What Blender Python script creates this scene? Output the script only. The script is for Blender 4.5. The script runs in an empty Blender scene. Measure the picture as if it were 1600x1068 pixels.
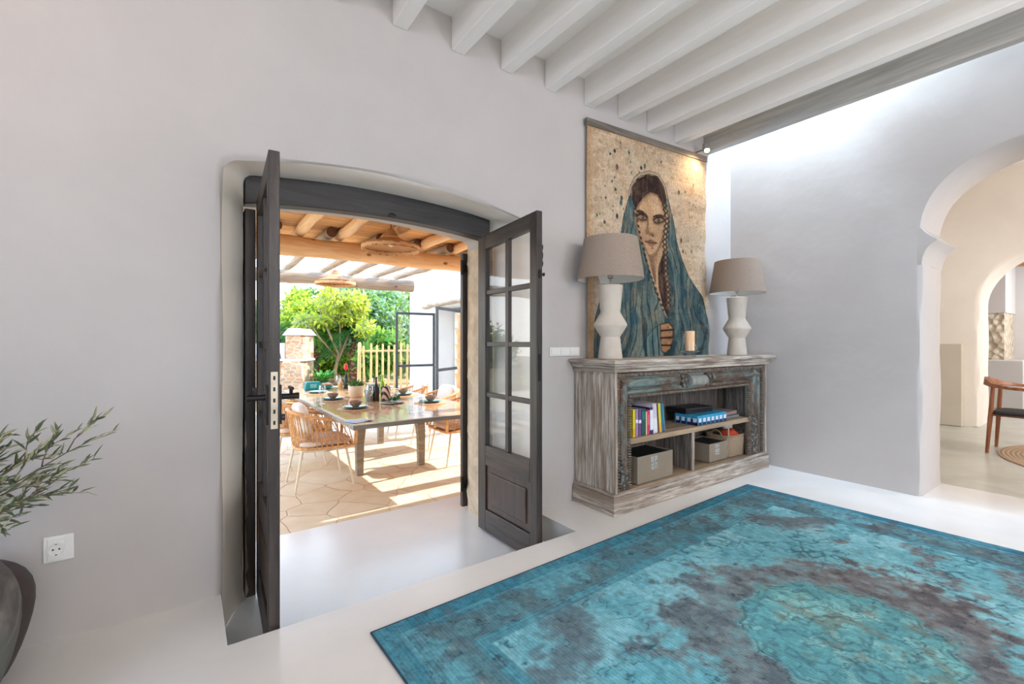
import bpy, bmesh, math, random
import numpy as np
from mathutils import Vector, Matrix, Euler

random.seed(7)
RNG = np.random.default_rng(7)
PI = math.pi
C = bpy.context.scene.collection
sc = bpy.context.scene

# ------------------------------------------------------------ camera, sky, sun, daylight and fill lights, exposure
CAM_H = 1.15
cd = bpy.data.cameras.new('camera'); cam = bpy.data.objects.new('camera', cd); C.objects.link(cam)
cd.sensor_width = 36.0; cd.lens = 711 / 1600 * 36; cd.clip_start = 0.05; cd.clip_end = 200
cam.location = (0, 0, CAM_H); cam.rotation_euler = (PI / 2, 0, -math.radians(35.4))
sc.camera = cam
sc.view_settings.view_transform = 'Standard'; sc.view_settings.look = 'None'
sc.view_settings.exposure = 0.3; sc.view_settings.gamma = 1.0
sc.view_settings.use_curve_mapping = False
sc.cycles.use_denoising = True
sc.cycles.max_bounces = 10; sc.cycles.diffuse_bounces = 6; sc.cycles.glossy_bounces = 4
sc.cycles.transparent_max_bounces = 12; sc.cycles.transmission_bounces = 6
sc.cycles.caustics_reflective = False; sc.cycles.caustics_refractive = False
sc.cycles.sample_clamp_indirect = 8.0

world = bpy.data.worlds.new('sky'); sc.world = world; world.use_nodes = True
wn = world.node_tree.nodes; wl = world.node_tree.links; wn.clear()
w_out = wn.new('ShaderNodeOutputWorld'); w_bg = wn.new('ShaderNodeBackground')
w_tc = wn.new('ShaderNodeTexCoord'); w_sp = wn.new('ShaderNodeSeparateXYZ'); w_rp = wn.new('ShaderNodeValToRGB')
wl.new(w_tc.outputs['Generated'], w_sp.inputs[0]); wl.new(w_sp.outputs['Z'], w_rp.inputs[0])
e = w_rp.color_ramp.elements
e[0].position = 0.0; e[0].color = (1.0, 0.98, 0.94, 1)
e[1].position = 0.9; e[1].color = (0.42, 0.62, 0.95, 1)
k = e.new(0.22); k.color = (0.80, 0.90, 1.0, 1)
wl.new(w_rp.outputs[0], w_bg.inputs[0]); w_bg.inputs[1].default_value = 4.0
wl.new(w_bg.outputs[0], w_out.inputs[0])

def sun_lamp(direction, strength, color, angle):
    l = bpy.data.lights.new('sun', 'SUN'); l.energy = strength; l.color = color; l.angle = math.radians(angle)
    o = bpy.data.objects.new('sun', l); C.objects.link(o)
    o.rotation_euler = Vector(direction).to_track_quat('Z', 'Y').to_euler(); return o
SUN_DIR = Vector((0.84, 0.02, 0.545)).normalized()
sun_lamp(SUN_DIR, 9.0, (1.0, 0.89, 0.76), 0.6)

def area(name, loc, aim, sx, sy, power, color):
    l = bpy.data.lights.new(name, 'AREA'); l.shape = 'RECTANGLE'; l.size = sx; l.size_y = sy
    l.energy = power; l.color = color
    o = bpy.data.objects.new(name, l); C.objects.link(o); o.location = loc
    d = Vector(aim) - Vector(loc); o.rotation_euler = d.to_track_quat('-Z', 'Y').to_euler(); return o
# unseen fill panels added to brighten this and the rooms beyond, and daylight from an assumed roof light
area('room_fill', (0.6, -3.9, 1.9), (0.9, -.6, .4), 2.6, 2.0, 116, (1.0, 0.95, 0.90))
area('room_fill', (2.8, -3.9, 1.5), (3.6, .5, 1.6), 1.8, 1.8, 76, (0.60, 0.77, 1.0))
area('room_fill', (-2.9, -0.9, 1.6), (1, -0.3, 1.3), 2.2, 2.0, 84, (0.56, 0.74, 1.0))
area('roof_light_daylight', (4.24, -1.2, 4.45), (4.24, -1.2, 0), 0.36, 3.4, 60, (0.42, 0.66, 1.0))  # unseen strip, assumed from the blue cast on the right wall
area('roof_light_daylight', (4.24, 1.65, 3.80), (4.24, 1.65, 0), 0.34, 1.05, 46, (0.66, 0.83, 1.0))
area('middle_room_fill', (6.9, -2.2, 2.0), (7.2, 1.5, 1.3), 2.4, 1.8, 104, (1.0, 0.94, 0.91))
area('far_room_fill', (11.0, -0.6, 2.0), (11.5, 1.6, 1.4), 1.6, 1.6, 110, (0.90, 0.95, 1.0))

area('warm_fill', (-1.5, 1.2, 2.3), (-1.2, 2.0, 3.3), 0.25, 0.25, 7, (1.0, 0.60, 0.32))  # unseen warm panel, assumed from the glow in the upper left corner
area('warm_fill', (2.2, -1.6, 2.0), (2.2, -1.2, 3.6), 0.4, 0.4, 30, (1.0, 0.84, 0.70))  # unseen warm panel added to brighten the ceiling; no lamp stands here
# ------------------------------------------------------------ object helpers
def tag(o, label=None, cat=None, group=None, kind=None):
    if label: o['label'] = label
    if cat: o['category'] = cat
    if group: o['group'] = group
    if kind: o['kind'] = kind
    return o
def thing(name, label, cat, loc=(0, 0, 0), rz=0.0, group=None, rot=None, scale=None):
    o = bpy.data.objects.new(name, None); C.objects.link(o); o.empty_display_size = .1
    o.location = loc; o.rotation_euler = rot if rot else (0, 0, rz)
    if scale: o.scale = scale
    return tag(o, label, cat, group)
def copy_tree(o, parent=None):
    c = o.copy(); C.objects.link(c)
    if parent: c.parent = parent
    for ch in list(o.children): copy_tree(ch, c)
    return c
def repeat(o, loc, rz=None, label=None, group=None, rot=None):
    c = copy_tree(o); c.location = loc
    if rz is not None: c.rotation_euler = (0, 0, rz)
    if rot is not None: c.rotation_euler = rot
    if label: c['label'] = label
    if group: c['group'] = group
    return c

class MB:
    def __init__(s): s.v = []; s.f = []
    def add(s, vs, fs):
        n = len(s.v); s.v += [tuple(p) for p in vs]; s.f += [tuple(i + n for i in f) for f in fs]; return s
    def box(s, x0, x1, y0, y1, z0, z1, M=None):
        vs = [(x, y, z) for z in (z0, z1) for y in (y0, y1) for x in (x0, x1)]
        if M is not None: vs = [tuple(M @ Vector(p)) for p in vs]
        return s.add(vs, [(0, 2, 3, 1), (4, 5, 7, 6), (0, 1, 5, 4), (2, 6, 7, 3), (0, 4, 6, 2), (1, 3, 7, 5)])
    def cbox(s, c, d, M=None):
        m = Matrix.Translation(c) @ (M if M is not None else Matrix.Identity(4))
        return s.box(-d[0] / 2, d[0] / 2, -d[1] / 2, d[1] / 2, -d[2] / 2, d[2] / 2, m)
    def tube(s, pts, r, n=8, closed=False, cap=True, squash=None):
        P = [Vector(p) for p in pts]; L = len(P)
        R = r if isinstance(r, (list, tuple)) else [r] * L
        vs = []; prev = None
        for i in range(L):
            if closed: t = P[(i + 1) % L] - P[i - 1]
            else: t = P[min(i + 1, L - 1)] - P[max(i - 1, 0)]
            t.normalize()
            if prev is None:
                a = Vector((0, 0, 1)) if abs(t.z) < .9 else Vector((1, 0, 0))
                u = t.cross(a).normalized()
            else:
                u = (prev - t * prev.dot(t)).normalized()
            prev = u; w = t.cross(u)
            for k in range(n):
                a = 2 * PI * k / n
                vs.append(P[i] + (u * math.cos(a) + w * math.sin(a)) * R[i])
        fs = []
        for i in range(L if closed else L - 1):
            j = (i + 1) % L
            for k in range(n):
                k2 = (k + 1) % n
                fs.append((i * n + k, i * n + k2, j * n + k2, j * n + k))
        if cap and not closed:
            fs.append(tuple(range(n))[::-1]); fs.append(tuple((L - 1) * n + k for k in range(n)))
        return s.add(vs, fs)
    def lathe(s, prof, c=(0, 0, 0), n=32, wob=0):
        vs = []; fs = []; L = len(prof)
        for i, (r, z) in enumerate(prof):
            for k in range(n):
                a = 2 * PI * k / n; rr = max(r, 1e-4) * (1 + wob * math.sin(3 * a + i))
                vs.append((c[0] + rr * math.cos(a), c[1] + rr * math.sin(a), c[2] + z))
        for i in range(L - 1):
            for k in range(n):
                k2 = (k + 1) % n
                fs.append((i * n + k, i * n + k2, (i + 1) * n + k2, (i + 1) * n + k))
        return s.add(vs, fs)
    def prism(s, poly, axis, a, b):
        def m(p, w): return {'x': (w, p[0], p[1]), 'y': (p[0], w, p[1]), 'z': (p[0], p[1], w)}[axis]
        n = len(poly); vs = [m(p, a) for p in poly] + [m(p, b) for p in poly]
        fs = [tuple(range(n))[::-1], tuple(range(n, 2 * n))] + [(i, (i + 1) % n, n + (i + 1) % n, n + i) for i in range(n)]
        return s.add(vs, fs)
    def pillow(s, c, d, M=None, p=0.55, n=14, m=20):
        vs = []; fs = []
        def sg(v, e): return math.copysign(abs(v) ** e, v)
        for i in range(n + 1):
            ph = -PI / 2 + PI * i / n
            for k in range(m):
                a = 2 * PI * k / m
                q = Vector((d[0] / 2 * sg(math.cos(ph), p) * sg(math.cos(a), p), d[1] / 2 * sg(math.cos(ph), p) * sg(math.sin(a), p), d[2] / 2 * sg(math.sin(ph), .8)))
                if M is not None: q = M @ q
                vs.append(q + Vector(c))
        for i in range(n):
            for k in range(m):
                k2 = (k + 1) % m; fs.append((i * m + k, i * m + k2, (i + 1) * m + k2, (i + 1) * m + k))
        return s.add(vs, fs)
    def build(s, name, mat, parent=None, smooth=False, bevel=0, fix=True, origin=True, segs=2, sub=0):
        me = bpy.data.meshes.new(name)
        vs = s.v; off = Vector((0, 0, 0))
        if parent is None and origin:
            a = np.array(vs); lo = a.min(0); hi = a.max(0)
            off = Vector(((lo[0] + hi[0]) / 2, (lo[1] + hi[1]) / 2, lo[2]))
            vs = [tuple(Vector(p) - off) for p in vs]
        me.from_pydata(vs, [], s.f); me.update()
        if fix:
            bm = bmesh.new(); bm.from_mesh(me); bmesh.ops.recalc_face_normals(bm, faces=bm.faces); bm.to_mesh(me); bm.free()
        o = bpy.data.objects.new(name, me); C.objects.link(o); o.location = off
        if parent is not None: o.parent = parent
        if mat is not None:
            for mm in (mat if isinstance(mat, (list, tuple)) else [mat]): me.materials.append(mm)
        if smooth:
            me.shade_smooth()
            if smooth == 'auto':
                me.set_sharp_from_angle(angle=math.radians(38))
        if bevel:
            b = o.modifiers.new('bevel', 'BEVEL'); b.width = bevel; b.segments = segs; b.limit_method = 'ANGLE'; b.angle_limit = math.radians(40)
            me.shade_smooth(); b.harden_normals = True
        if sub:
            b = o.modifiers.new('sub', 'SUBSURF'); b.levels = sub; b.render_levels = sub
        return o
def structure(o): o['kind'] = 'structure'; return o
def rotz(a): return Matrix.Rotation(a, 4, 'Z')
def rotx(a): return Matrix.Rotation(a, 4, 'X')
def roty(a): return Matrix.Rotation(a, 4, 'Y')

# ------------------------------------------------------------ materials
def s2l(c):
    return tuple(((x / 255) / 12.92 if x / 255 <= .04045 else ((x / 255 + .055) / 1.055) ** 2.4) for x in c)
def rgb(*c): return (*s2l(c), 1)
class N:
    def __init__(s, name):
        s.m = bpy.data.materials.new(name); s.m.use_nodes = True; s.t = s.m.node_tree; s.t.nodes.clear()
        s.out = s.t.nodes.new('ShaderNodeOutputMaterial'); s.p = s.t.nodes.new('ShaderNodeBsdfPrincipled')
        s.t.links.new(s.p.outputs[0], s.out.inputs[0]); s.tc = s.t.nodes.new('ShaderNodeTexCoord')
    def n(s, t, **kw):
        x = s.t.nodes.new(t)
        for k, v in kw.items(): setattr(x, k, v)
        return x
    def l(s, a, b): s.t.links.new(a, b)
    def coords(s, scale=(1, 1, 1), rot=(0, 0, 0), src='Object'):
        m = s.n('ShaderNodeMapping'); m.inputs['Scale'].default_value = scale; m.inputs['Rotation'].default_value = rot
        s.l(s.tc.outputs[src], m.inputs[0]); return m.outputs[0]
    def noise(s, co, scale, detail=4, rough=.55, dist=0):
        x = s.n('ShaderNodeTexNoise'); x.inputs['Scale'].default_value = scale; x.inputs['Detail'].default_value = detail
        x.inputs['Roughness'].default_value = rough; x.inputs['Distortion'].default_value = dist
        if co is not None: s.l(co, x.inputs['Vector'])
        return x.outputs[0]
    def ramp(s, f, stops):
        r = s.n('ShaderNodeValToRGB'); e = r.color_ramp.elements
        e[0].position = stops[0][0]; e[0].color = stops[0][1]; e[1].position = stops[-1][0]; e[1].color = stops[-1][1]
        for p, c in stops[1:-1]: q = e.new(p); q.color = c
        s.l(f, r.inputs[0]); return r.outputs[0]
    def mix(s, f, a, b, blend='MIX'):
        x = s.n('ShaderNodeMix'); x.data_type = 'RGBA'; x.blend_type = blend
        for i, v in ((0, f), (6, a), (7, b)):
            if isinstance(v, (int, float, tuple, list)): x.inputs[i].default_value = v
            else: s.l(v, x.inputs[i])
        return x.outputs[2]
    def bump(s, h, strength, dist=.01, prev=None):
        b = s.n('ShaderNodeBump'); b.inputs['Strength'].default_value = strength; b.inputs['Distance'].default_value = dist
        s.l(h, b.inputs['Height'])
        if prev is not None: s.l(prev, b.inputs['Normal'])
        s.l(b.outputs[0], s.p.inputs['Normal']); return b.outputs[0]
    def set(s, **kw):
        nm = dict(rough='Roughness', metal='Metallic', spec='Specular IOR Level', coat='Coat Weight', trans='Transmission Weight', ior='IOR', sheen='Sheen Weight', alpha='Alpha', sub='Subsurface Weight')
        for k, v in kw.items(): s.p.inputs[nm[k]].default_value = v
        return s
    def col(s, c):
        if isinstance(c, tuple): s.p.inputs['Base Color'].default_value = c
        else: s.l(c, s.p.inputs['Base Color'])
        return s

def plain(name, c, rough=.5, metal=0, var=.12, vs=12, bump=0, bs=60, **kw):
    n = N(name); co = n.coords()
    base = rgb(*c); d = (*[x * (1 - var) for x in base[:3]], 1); b = (*[min(1, x * (1 + var)) for x in base[:3]], 1)
    n.col(n.ramp(n.noise(co, vs, 3), [(.35, d), (.65, b)])); n.set(rough=rough, metal=metal, **kw)
    if bump: n.bump(n.noise(co, bs, 4), bump, .004)
    return n.m
def grain(name, c1, c2, c3=None, axis='z', scale=6, stretch=14, rough=.6, bump=.4, thr=(.35, .62), dist=.01, dd=.4):
    n = N(name); sv = {'h': (1 / stretch, 1 / stretch, 1), 'x': (1 / stretch, 1, 1), 'y': (1, 1 / stretch, 1), 'z': (1, 1, 1 / stretch)}[axis]
    co = n.coords(tuple(x * scale for x in sv)); f = n.noise(co, 4, 6, .65, dd)
    c = n.ramp(f, [(thr[0], rgb(*c1)), (thr[1], rgb(*c2))])
    if c3:
        co2 = n.coords(tuple(x * scale * .35 for x in sv)); f2 = n.noise(co2, 3, 5, .7, dd * 2)
        msk = n.ramp(f2, [(.48, (0, 0, 0, 1)), (.60, (1, 1, 1, 1))]); c = n.mix(msk, c, rgb(*c3))
    n.col(c); n.set(rough=rough); n.bump(f, bump, dist); return n.m
def plaster(name, c, rough=.85, var=.05, bump=.18, big=1.3):
    n = N(name); co = n.coords()
    f = n.noise(co, big, 5, .6, .3); base = rgb(*c)
    n.col(n.ramp(f, [(.3, (*[x * (1 - var) for x in base[:3]], 1)), (.7, (*[min(1, x * (1 + var)) for x in base[:3]], 1))]))
    n.set(rough=rough, spec=.25)
    b = n.bump(n.noise(co, 2.2, 3), bump * 2.2, .03); n.bump(n.noise(co, 38, 5), bump, .004, b); return n.m
def glass(name, tint=(1, 1, 1), f0=.04, rough=0.0):
    n = N(name); t = n.t; t.nodes.remove(n.p)
    tr = n.n('ShaderNodeBsdfTransparent'); tr.inputs[0].default_value = (*tint, 1)
    gl = n.n('ShaderNodeBsdfGlossy'); gl.inputs['Roughness'].default_value = rough
    lw = n.n('ShaderNodeLayerWeight'); lw.inputs[0].default_value = .5
    pw = n.n('ShaderNodeMath', operation='POWER'); pw.inputs[1].default_value = 4.5; n.l(lw.outputs['Facing'], pw.inputs[0])
    fr = n.n('ShaderNodeMath', operation='MULTIPLY_ADD'); fr.inputs[1].default_value = .9; fr.inputs[2].default_value = f0; n.l(pw.outputs[0], fr.inputs[0])
    mx = n.n('ShaderNodeMixShader'); n.l(fr.outputs[0], mx.inputs[0]); n.l(tr.outputs[0], mx.inputs[1]); n.l(gl.outputs[0], mx.inputs[2])
    n.l(mx.outputs[0], n.out.inputs[0]); return n.m
def attr_mat(name, rough=.9, bump=None):
    n = N(name); a = n.n('ShaderNodeAttribute'); a.attribute_name = 'paint'
    co = n.coords(); f = n.noise(co, 160, 3)
    n.col(n.mix(.35, a.outputs[0], n.ramp(f, [(.3, (.3, .3, .3, 1)), (.7, (.7, .7, .7, 1))]), 'OVERLAY'))
    n.set(rough=rough, spec=.15); return n.m

M = {}
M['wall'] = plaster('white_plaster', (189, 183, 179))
M['reveal'] = plaster('brightened_plaster', (238, 232, 222), bump=.3)  # wall plaster made lighter to paint daylight into the door reveal and soffit
M['rough_plaster'] = plaster('rough_plaster', (196, 180, 158), var=.25, bump=.8, big=9)
M['ceiling'] = plaster('ceiling_paint', (238, 235, 230), var=.03)
M['beam'] = grain('whitewashed_beam', (230, 226, 220), (240, 237, 232), axis='y', scale=3, bump=.12, thr=(.3, .7))
M['grey_beam'] = grain('weathered_beam', (150, 148, 142), (190, 187, 180), (176, 178, 178), axis='y', scale=4, bump=.35)
n = N('microcement_floor'); co = n.coords(); f = n.noise(co, 1.4, 6, .6, .5)
n.col(n.ramp(f, [(.3, rgb(224, 219, 213)), (.7, rgb(236, 232, 227))])); n.set(rough=.24, spec=.45)
n.bump(n.noise(co, 5, 4), .05, .01); M['floor'] = n.m
n = N('grey_microcement_floor'); co = n.coords(); f = n.noise(co, 2.4, 6, .65, .8)
n.col(n.ramp(f, [(.3, rgb(176, 176, 166)), (.7, rgb(202, 201, 190))])); n.set(rough=.3); M['floor_grey'] = n.m
M['dark_wood'] = grain('dark_stained_wood', (32, 26, 24), (68, 58, 53), axis='z', scale=8, stretch=12, rough=.42, bump=.3, dist=.003)
M['dark_wood_y'] = grain('dark_stained_wood_rail', (34, 28, 26), (72, 62, 57), axis='y', scale=8, stretch=12, rough=.42, bump=.3, dist=.003)
M['dark_wood_x'] = grain('dark_stained_lintel', (27, 25, 25), (54, 51, 50), axis='x', scale=6, stretch=12, rough=.5, bump=.3, dist=.003)
M['panel_wood'] = grain('worn_panel_wood', (46, 33, 28), (88, 67, 54), (62, 50, 44), axis='z', scale=5, stretch=4, rough=.4, bump=.15, dist=.003)
M['glass'] = glass('window_glass'); M['crystal'] = glass('drinking_glass', (.93, .95, .96), .12)
M['iron'] = plain('wrought_iron', (46, 42, 40), .5, .7, bump=.2); M['rust'] = plain('rusty_iron', (92, 66, 54), .6, .5, bump=.3)
M['steel'] = plain('brushed_steel', (196, 186, 168), .32, .85); M['chrome'] = plain('chrome', (210, 210, 212), .12, 1.0, var=.02)
M['white_plastic'] = plain('white_plastic', (232, 230, 226), .35, var=.02); M['black_plastic'] = plain('black_plastic', (18, 18, 20), .35, var=.05)
# ------------------------------------------------------------ the room shell
def lin(a, b, n): return [a + (b - a) * i / (n - 1) for i in range(n)]
def arch_loop(xl, xr, zb, zs, rise, r=.10, n=22, skew=0.0):
    """closed loop (x, z) of a low arched opening, from bottom left clockwise"""
    pts = [(xl, z) for z in lin(zb, zs - r, 12)]
    w = xr - xl
    def top(x): t = (x - xl) / w; return zs + rise * (1 - (2 * t - 1) ** 2) + skew * t
    for i in range(1, 6):
        a = PI - i * PI / 2 / 6; pts.append((xl + r + r * math.cos(a), top(xl + r) - r + r * math.sin(a) - (0)))
    for x in lin(xl + r, xr - r, n): pts.append((x, top(x)))
    for i in range(1, 6):
        a = PI / 2 - i * PI / 2 / 6; pts.append((xr - r + r * math.cos(a), top(xr - r) - r + r * math.sin(a)))
    pts += [(xr, z) for z in lin(zs - r + skew, zb, 12)]
    return pts
def holed_wall(loops_at, outer, name, mat, plane='y', wob=.004, mat2=None, span=(0, 99)):
    """loops_at: [(offset, loop)], the first and last loops carry the wall faces; outer = (u0, u1, z0, z1)"""
    bm = bmesh.new()
    def P(u, z, w): return (u, w, z) if plane == 'y' else (w, u, z)
    rings = []
    for j, (w, lp) in enumerate(loops_at):
        ring = []
        for i, (u, z) in enumerate(lp):
            q = wob if 0 < j < len(loops_at) - 1 else 0
            ring.append(bm.verts.new(P(u + q * math.sin(7 * z + 3 * j), z + q * math.sin(5 * u + 2 * j), w)))
        rings.append(ring)
    n = len(rings[0])
    for a, b in zip(rings, rings[1:]):
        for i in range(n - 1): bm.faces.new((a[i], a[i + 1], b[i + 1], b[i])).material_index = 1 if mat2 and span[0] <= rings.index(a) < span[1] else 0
    for ring, w in ((rings[0], loops_at[0][0]), (rings[-1], loops_at[-1][0])):
        u0, u1, z0, z1 = outer; lp = [(v.co.x if plane == 'y' else v.co.y, v.co.z) for v in ring]
        c = [bm.verts.new(P(*p, w)) for p in ((u0, z0), (u0, z1), (u1, z1), (u1, z0))]
        # bottom of the opening reaches the wall's foot: outline runs c0 c1 c2 c3 then back along the opening
        first, last = ring[0], ring[-1]
        if lp[0][0] > lp[-1][0]: order = [c[0], c[1], c[2], c[3]] + list(ring)
        else: order = [c[0], c[1], c[2], c[3]] + list(ring)[::-1]
        es = [bm.edges.get((order[i], order[(i + 1) % len(order)])) or bm.edges.new((order[i], order[(i + 1) % len(order)])) for i in range(len(order))]
        bmesh.ops.triangle_fill(bm, use_beauty=True, edges=es)
    bmesh.ops.recalc_face_normals(bm, faces=bm.faces)
    me = bpy.data.meshes.new(name); bm.to_mesh(me); bm.free(); me.materials.append(mat)
    if mat2: me.materials.append(mat2)
    me.shade_smooth(); me.set_sharp_from_angle(angle=math.radians(35))
    o = bpy.data.objects.new(name, me); C.objects.link(o); return structure(o)

n = N('white_landing_cement'); co = n.coords(); f = n.noise(co, 2, 6, .6, .5)
n.col(n.ramp(f, [(.3, rgb(230, 237, 243)), (.7, rgb(238, 244, 249))])); n.set(rough=.22, spec=.5); M['landing'] = n.m
ZL = -.17      # landing in front of the terrace door
ZT = -.30      # terrace
inner = arch_loop(.13, 1.92, ZL, 1.985, .105, r=.07, skew=-.04)
def off(lp, d):
    cx = sum(p[0] for p in lp) / len(lp); out = []
    for i, (x, z) in enumerate(lp):
        a = lp[max(i - 1, 0)]; b = lp[min(i + 1, len(lp) - 1)]
        tx, tz = b[0] - a[0], b[1] - a[1]; L = math.hypot(tx, tz) or 1
        nx, nz = -tz / L, tx / L
        if nx * (x - cx) + nz * (z - .9) < 0: nx, nz = -nx, -nz
        q = (x + nx * d, z + nz * d)
        if i in (0, len(lp) - 1): q = (q[0], z)
        out.append(q)
    return out
mid = arch_loop(.232, 1.80, ZL, 2.012, .055, r=.05, skew=-.01)
outer_l = arch_loop(.24, 1.80, ZL, 1.93, .06, r=.05)
def blend(a, b, t): return [(p[0] + (q[0] - p[0]) * t, p[1] + (q[1] - p[1]) * t) for p, q in zip(a, b)]
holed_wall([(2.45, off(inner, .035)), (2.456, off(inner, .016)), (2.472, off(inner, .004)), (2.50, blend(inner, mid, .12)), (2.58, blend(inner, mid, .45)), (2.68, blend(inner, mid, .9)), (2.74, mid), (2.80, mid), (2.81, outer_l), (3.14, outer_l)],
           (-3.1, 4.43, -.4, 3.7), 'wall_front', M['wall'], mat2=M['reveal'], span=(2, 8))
# strip of wall front towards the roof light and beyond the rear rooms
b = MB(); b.box(4.43, 13.2, 2.45, 3.14, -.4, 3.9); b.box(-3.1, 4.43, 2.45, 3.14, 3.7, 4.6)
structure(b.build('wall_front', M['wall'], origin=False))
# right wall with the arch into the middle room (x = 4.43 .. 5.0)
def round_arch(yl, yr, zb, zs, rise, n=28, jamb=14):
    pts = [(yr, z) for z in lin(zb, zs, jamb)]
    cy = (yl + yr) / 2; a_ = (yr - yl) / 2
    for i in range(1, n): a = PI * i / n; pts.append((cy + a_ * math.cos(a), zs + rise * math.sin(a)))
    pts += [(yl, z) for z in lin(zs, zb, jamb)]
    return pts
ra = round_arch(-.19, .995, 0, 1.98, .52)
def jamb_move(lp, dy): return lp
holed_wall([(4.43, off(ra, .03)), (4.436, off(ra, .012)), (4.455, ra), (4.72, off(ra, -.004)), (4.96, ra), (4.99, off(ra, .012)), (5.0, off(ra, .03))],
           (-4.1, 2.45, -.4, 4.6), 'wall_right', M['wall'], plane='x', wob=.006)
b = MB(); b.box(4.43, 5.0, 2.45, 2.46, -.4, 4.6); structure(b.build('wall_right', M['wall'], origin=False))
# impost moulding under the arch spring, projecting into the opening
b = MB(); sec = [(1.045, 1.72), (.992, 1.73), (.985, 1.78), (.968, 1.83), (.940, 1.868), (.912, 1.888), (.903, 1.897), (.912, 1.908), (.945, 1.935), (.975, 1.968), (.995, 2.00), (1.045, 2.02)]
b.prism(sec, 'x', 4.4325, 4.998)
structure(tag(b.build('trim_1', M['wall'], origin=False, smooth='auto', bevel=.004)))
# left wall, back wall (closed, behind the camera), roof-light well
b = MB(); b.box(-3.1, -3.0, -4.1, 2.45, -.4, 3.7); structure(b.build('wall_left', M['wall'], origin=False))
b = MB(); b.box(-3.1, 4.43, -4.1, -4.0, -.4, 3.7); structure(b.build('wall_back', M['wall'], origin=False))
b = MB(); b.box(-3.1, 4.0, -4.1, 2.45, 3.11, 3.2); b.box(4.0, 4.04, -4.1, 2.45, 3.20, 4.6)
b.box(4.04, 4.43, -4.1, .55, 4.5, 4.6); structure(b.build('ceiling', M['ceiling'], origin=False))
b = MB()
for x in (.03, .92, 1.29, 1.655, 2.02, 2.395, 2.766, 3.128, 3.50): pass
for k, x in enumerate((-.90, -.54, -.18, .185, .555, .92, 1.29, 1.655, 2.02, 2.395, 2.766, 3.128, 3.50)):
    b = MB(); yy = lin(-4.0, 2.45, 16); vs = []; fs = []
    for i, y in enumerate(yy):
        dx = .004 * math.sin(2.1 * y + k * 1.7); dz = .005 * math.sin(1.6 * y + k * 2.3)
        vs += [(x + dx, y, 2.912 + dz), (x + .088 + dx, y, 2.912 + dz), (x + .088 + dx, y, 3.115), (x + dx, y, 3.115)]
    for i in range(15):
        for j in range(4): fs.append((i * 4 + j, i * 4 + (j + 1) % 4, i * 4 + 4 + (j + 1) % 4, i * 4 + 4 + j))
    fs += [(0, 1, 2, 3), (60, 61, 62, 63)]; b.add(vs, fs)
    o = b.build('beam', M['beam'], bevel=.006); structure(o); o.name = 'trim_%d' % (k + 2)
b = MB(); b.box(3.955, 4.04, -4.0, 2.45, 2.93, 3.2); structure(b.build('trim_15', M['grey_beam'], origin=False, bevel=.005))
# floors
b = MB()
b.box(-3.1, .12, -4.1, 2.46, -.4, 0); b.box(1.92, 4.46, -4.1, 2.46, -.4, 0); b.box(.12, 1.92, -4.1, 2.03, -.4, 0)
b.box(4.46, 5.0, -.2, 1.0, -.4, 0.0)
structure(b.build('floor', M['floor'], origin=False))
b = MB(); b.box(.12, 1.92, 2.03, 3.14, -.5, ZL); b.box(-.8, 2.9, 3.14, 3.45, -.5, ZL)
structure(b.build('floor', M['landing'], origin=False))
b = MB(); b.box(5.0, 8.72, -4, 2.46, -.4, -.004); b.box(8.72, 13.2, -4, 2.46, -.4, -.004); structure(b.build('floor', M['floor_grey'], origin=False))
# middle room: far wall with second arch, ceiling; far room
ra2 = round_arch(-.14, 1.36, 0, 1.66, .71)
M['wall_warm'] = plaster('warm_white_plaster', (226, 219, 208))
holed_wall([(8.70, off(ra2, .05)), (8.715, off(ra2, .02)), (8.75, ra2), (9.34, ra2), (9.36, off(ra2, .02))], (-4, 2.46, -.4, 3.6), 'wall_far', M['wall_warm'], plane='x')
b = MB(); b.box(5.0, 8.7, -4, 2.46, 3.45, 3.6); structure(b.build('ceiling', M['ceiling'], origin=False))
b = MB(); b.box(5.0, 13.2, -4.1, -4.0, -.4, 3.6); structure(b.build('wall_back', M['wall'], origin=False))
b = MB(); b.box(12.5, 12.7, -4, 2.46, -.4, 3.6); b.box(11.5, 12.5, 1.47, 2.46, 1.66, 3.4); structure(b.build('wall_far', M['wall'], origin=False))
# rough stone patch
n = N('rubble_stone'); co = n.coords((1, 1, 1)); v = n.n('ShaderNodeTexVoronoi'); v.inputs['Scale'].default_value = 9; n.l(co, v.inputs['Vector'])
n.col(n.mix(.6, n.ramp(n.noise(co, 9, 5), [(.3, rgb(176, 158, 134)), (.7, rgb(220, 206, 184))]), n.ramp(v.outputs['Distance'], [(0, rgb(226, 214, 194)), (.6, rgb(160, 142, 120))])))
n.set(rough=.95); n.bump(v.outputs['Distance'], 1.0, .06); M['stone'] = n.m
b = MB(); b.box(11.56, 12.5, 1.49, 2.46, .84, 1.66); structure(b.build('wall_stone', M['stone'], origin=False))
b = MB(); b.box(11.35, 12.5, 1.24, 2.46, 0, .84)
structure(b.build('wall_ledge', M['wall'], origin=False, bevel=.02))
M['ceil_wood'] = grain('warm_ceiling_wood', (120, 78, 44), (176, 124, 74), axis='y', scale=4)
b = MB(); b.box(9.36, 12.5, -4, 2.46, 2.62, 2.7); structure(b.build('ceiling', M['ceil_wood'], origin=False))
b = MB(); b.box(11.7, 11.86, -4, 2.46, 2.47, 2.63); structure(b.build('trim_16', M['ceil_wood'], origin=False, bevel=.01))
b = MB(); b.box(8.56, 8.70, 1.50, 2.44, 0, 1.125)
tag(b.build('half_wall', plaster('beige_plaster', (206, 198, 182)), bevel=.008), 'low beige plastered half wall against the white wall of the middle room', 'half wall')

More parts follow.
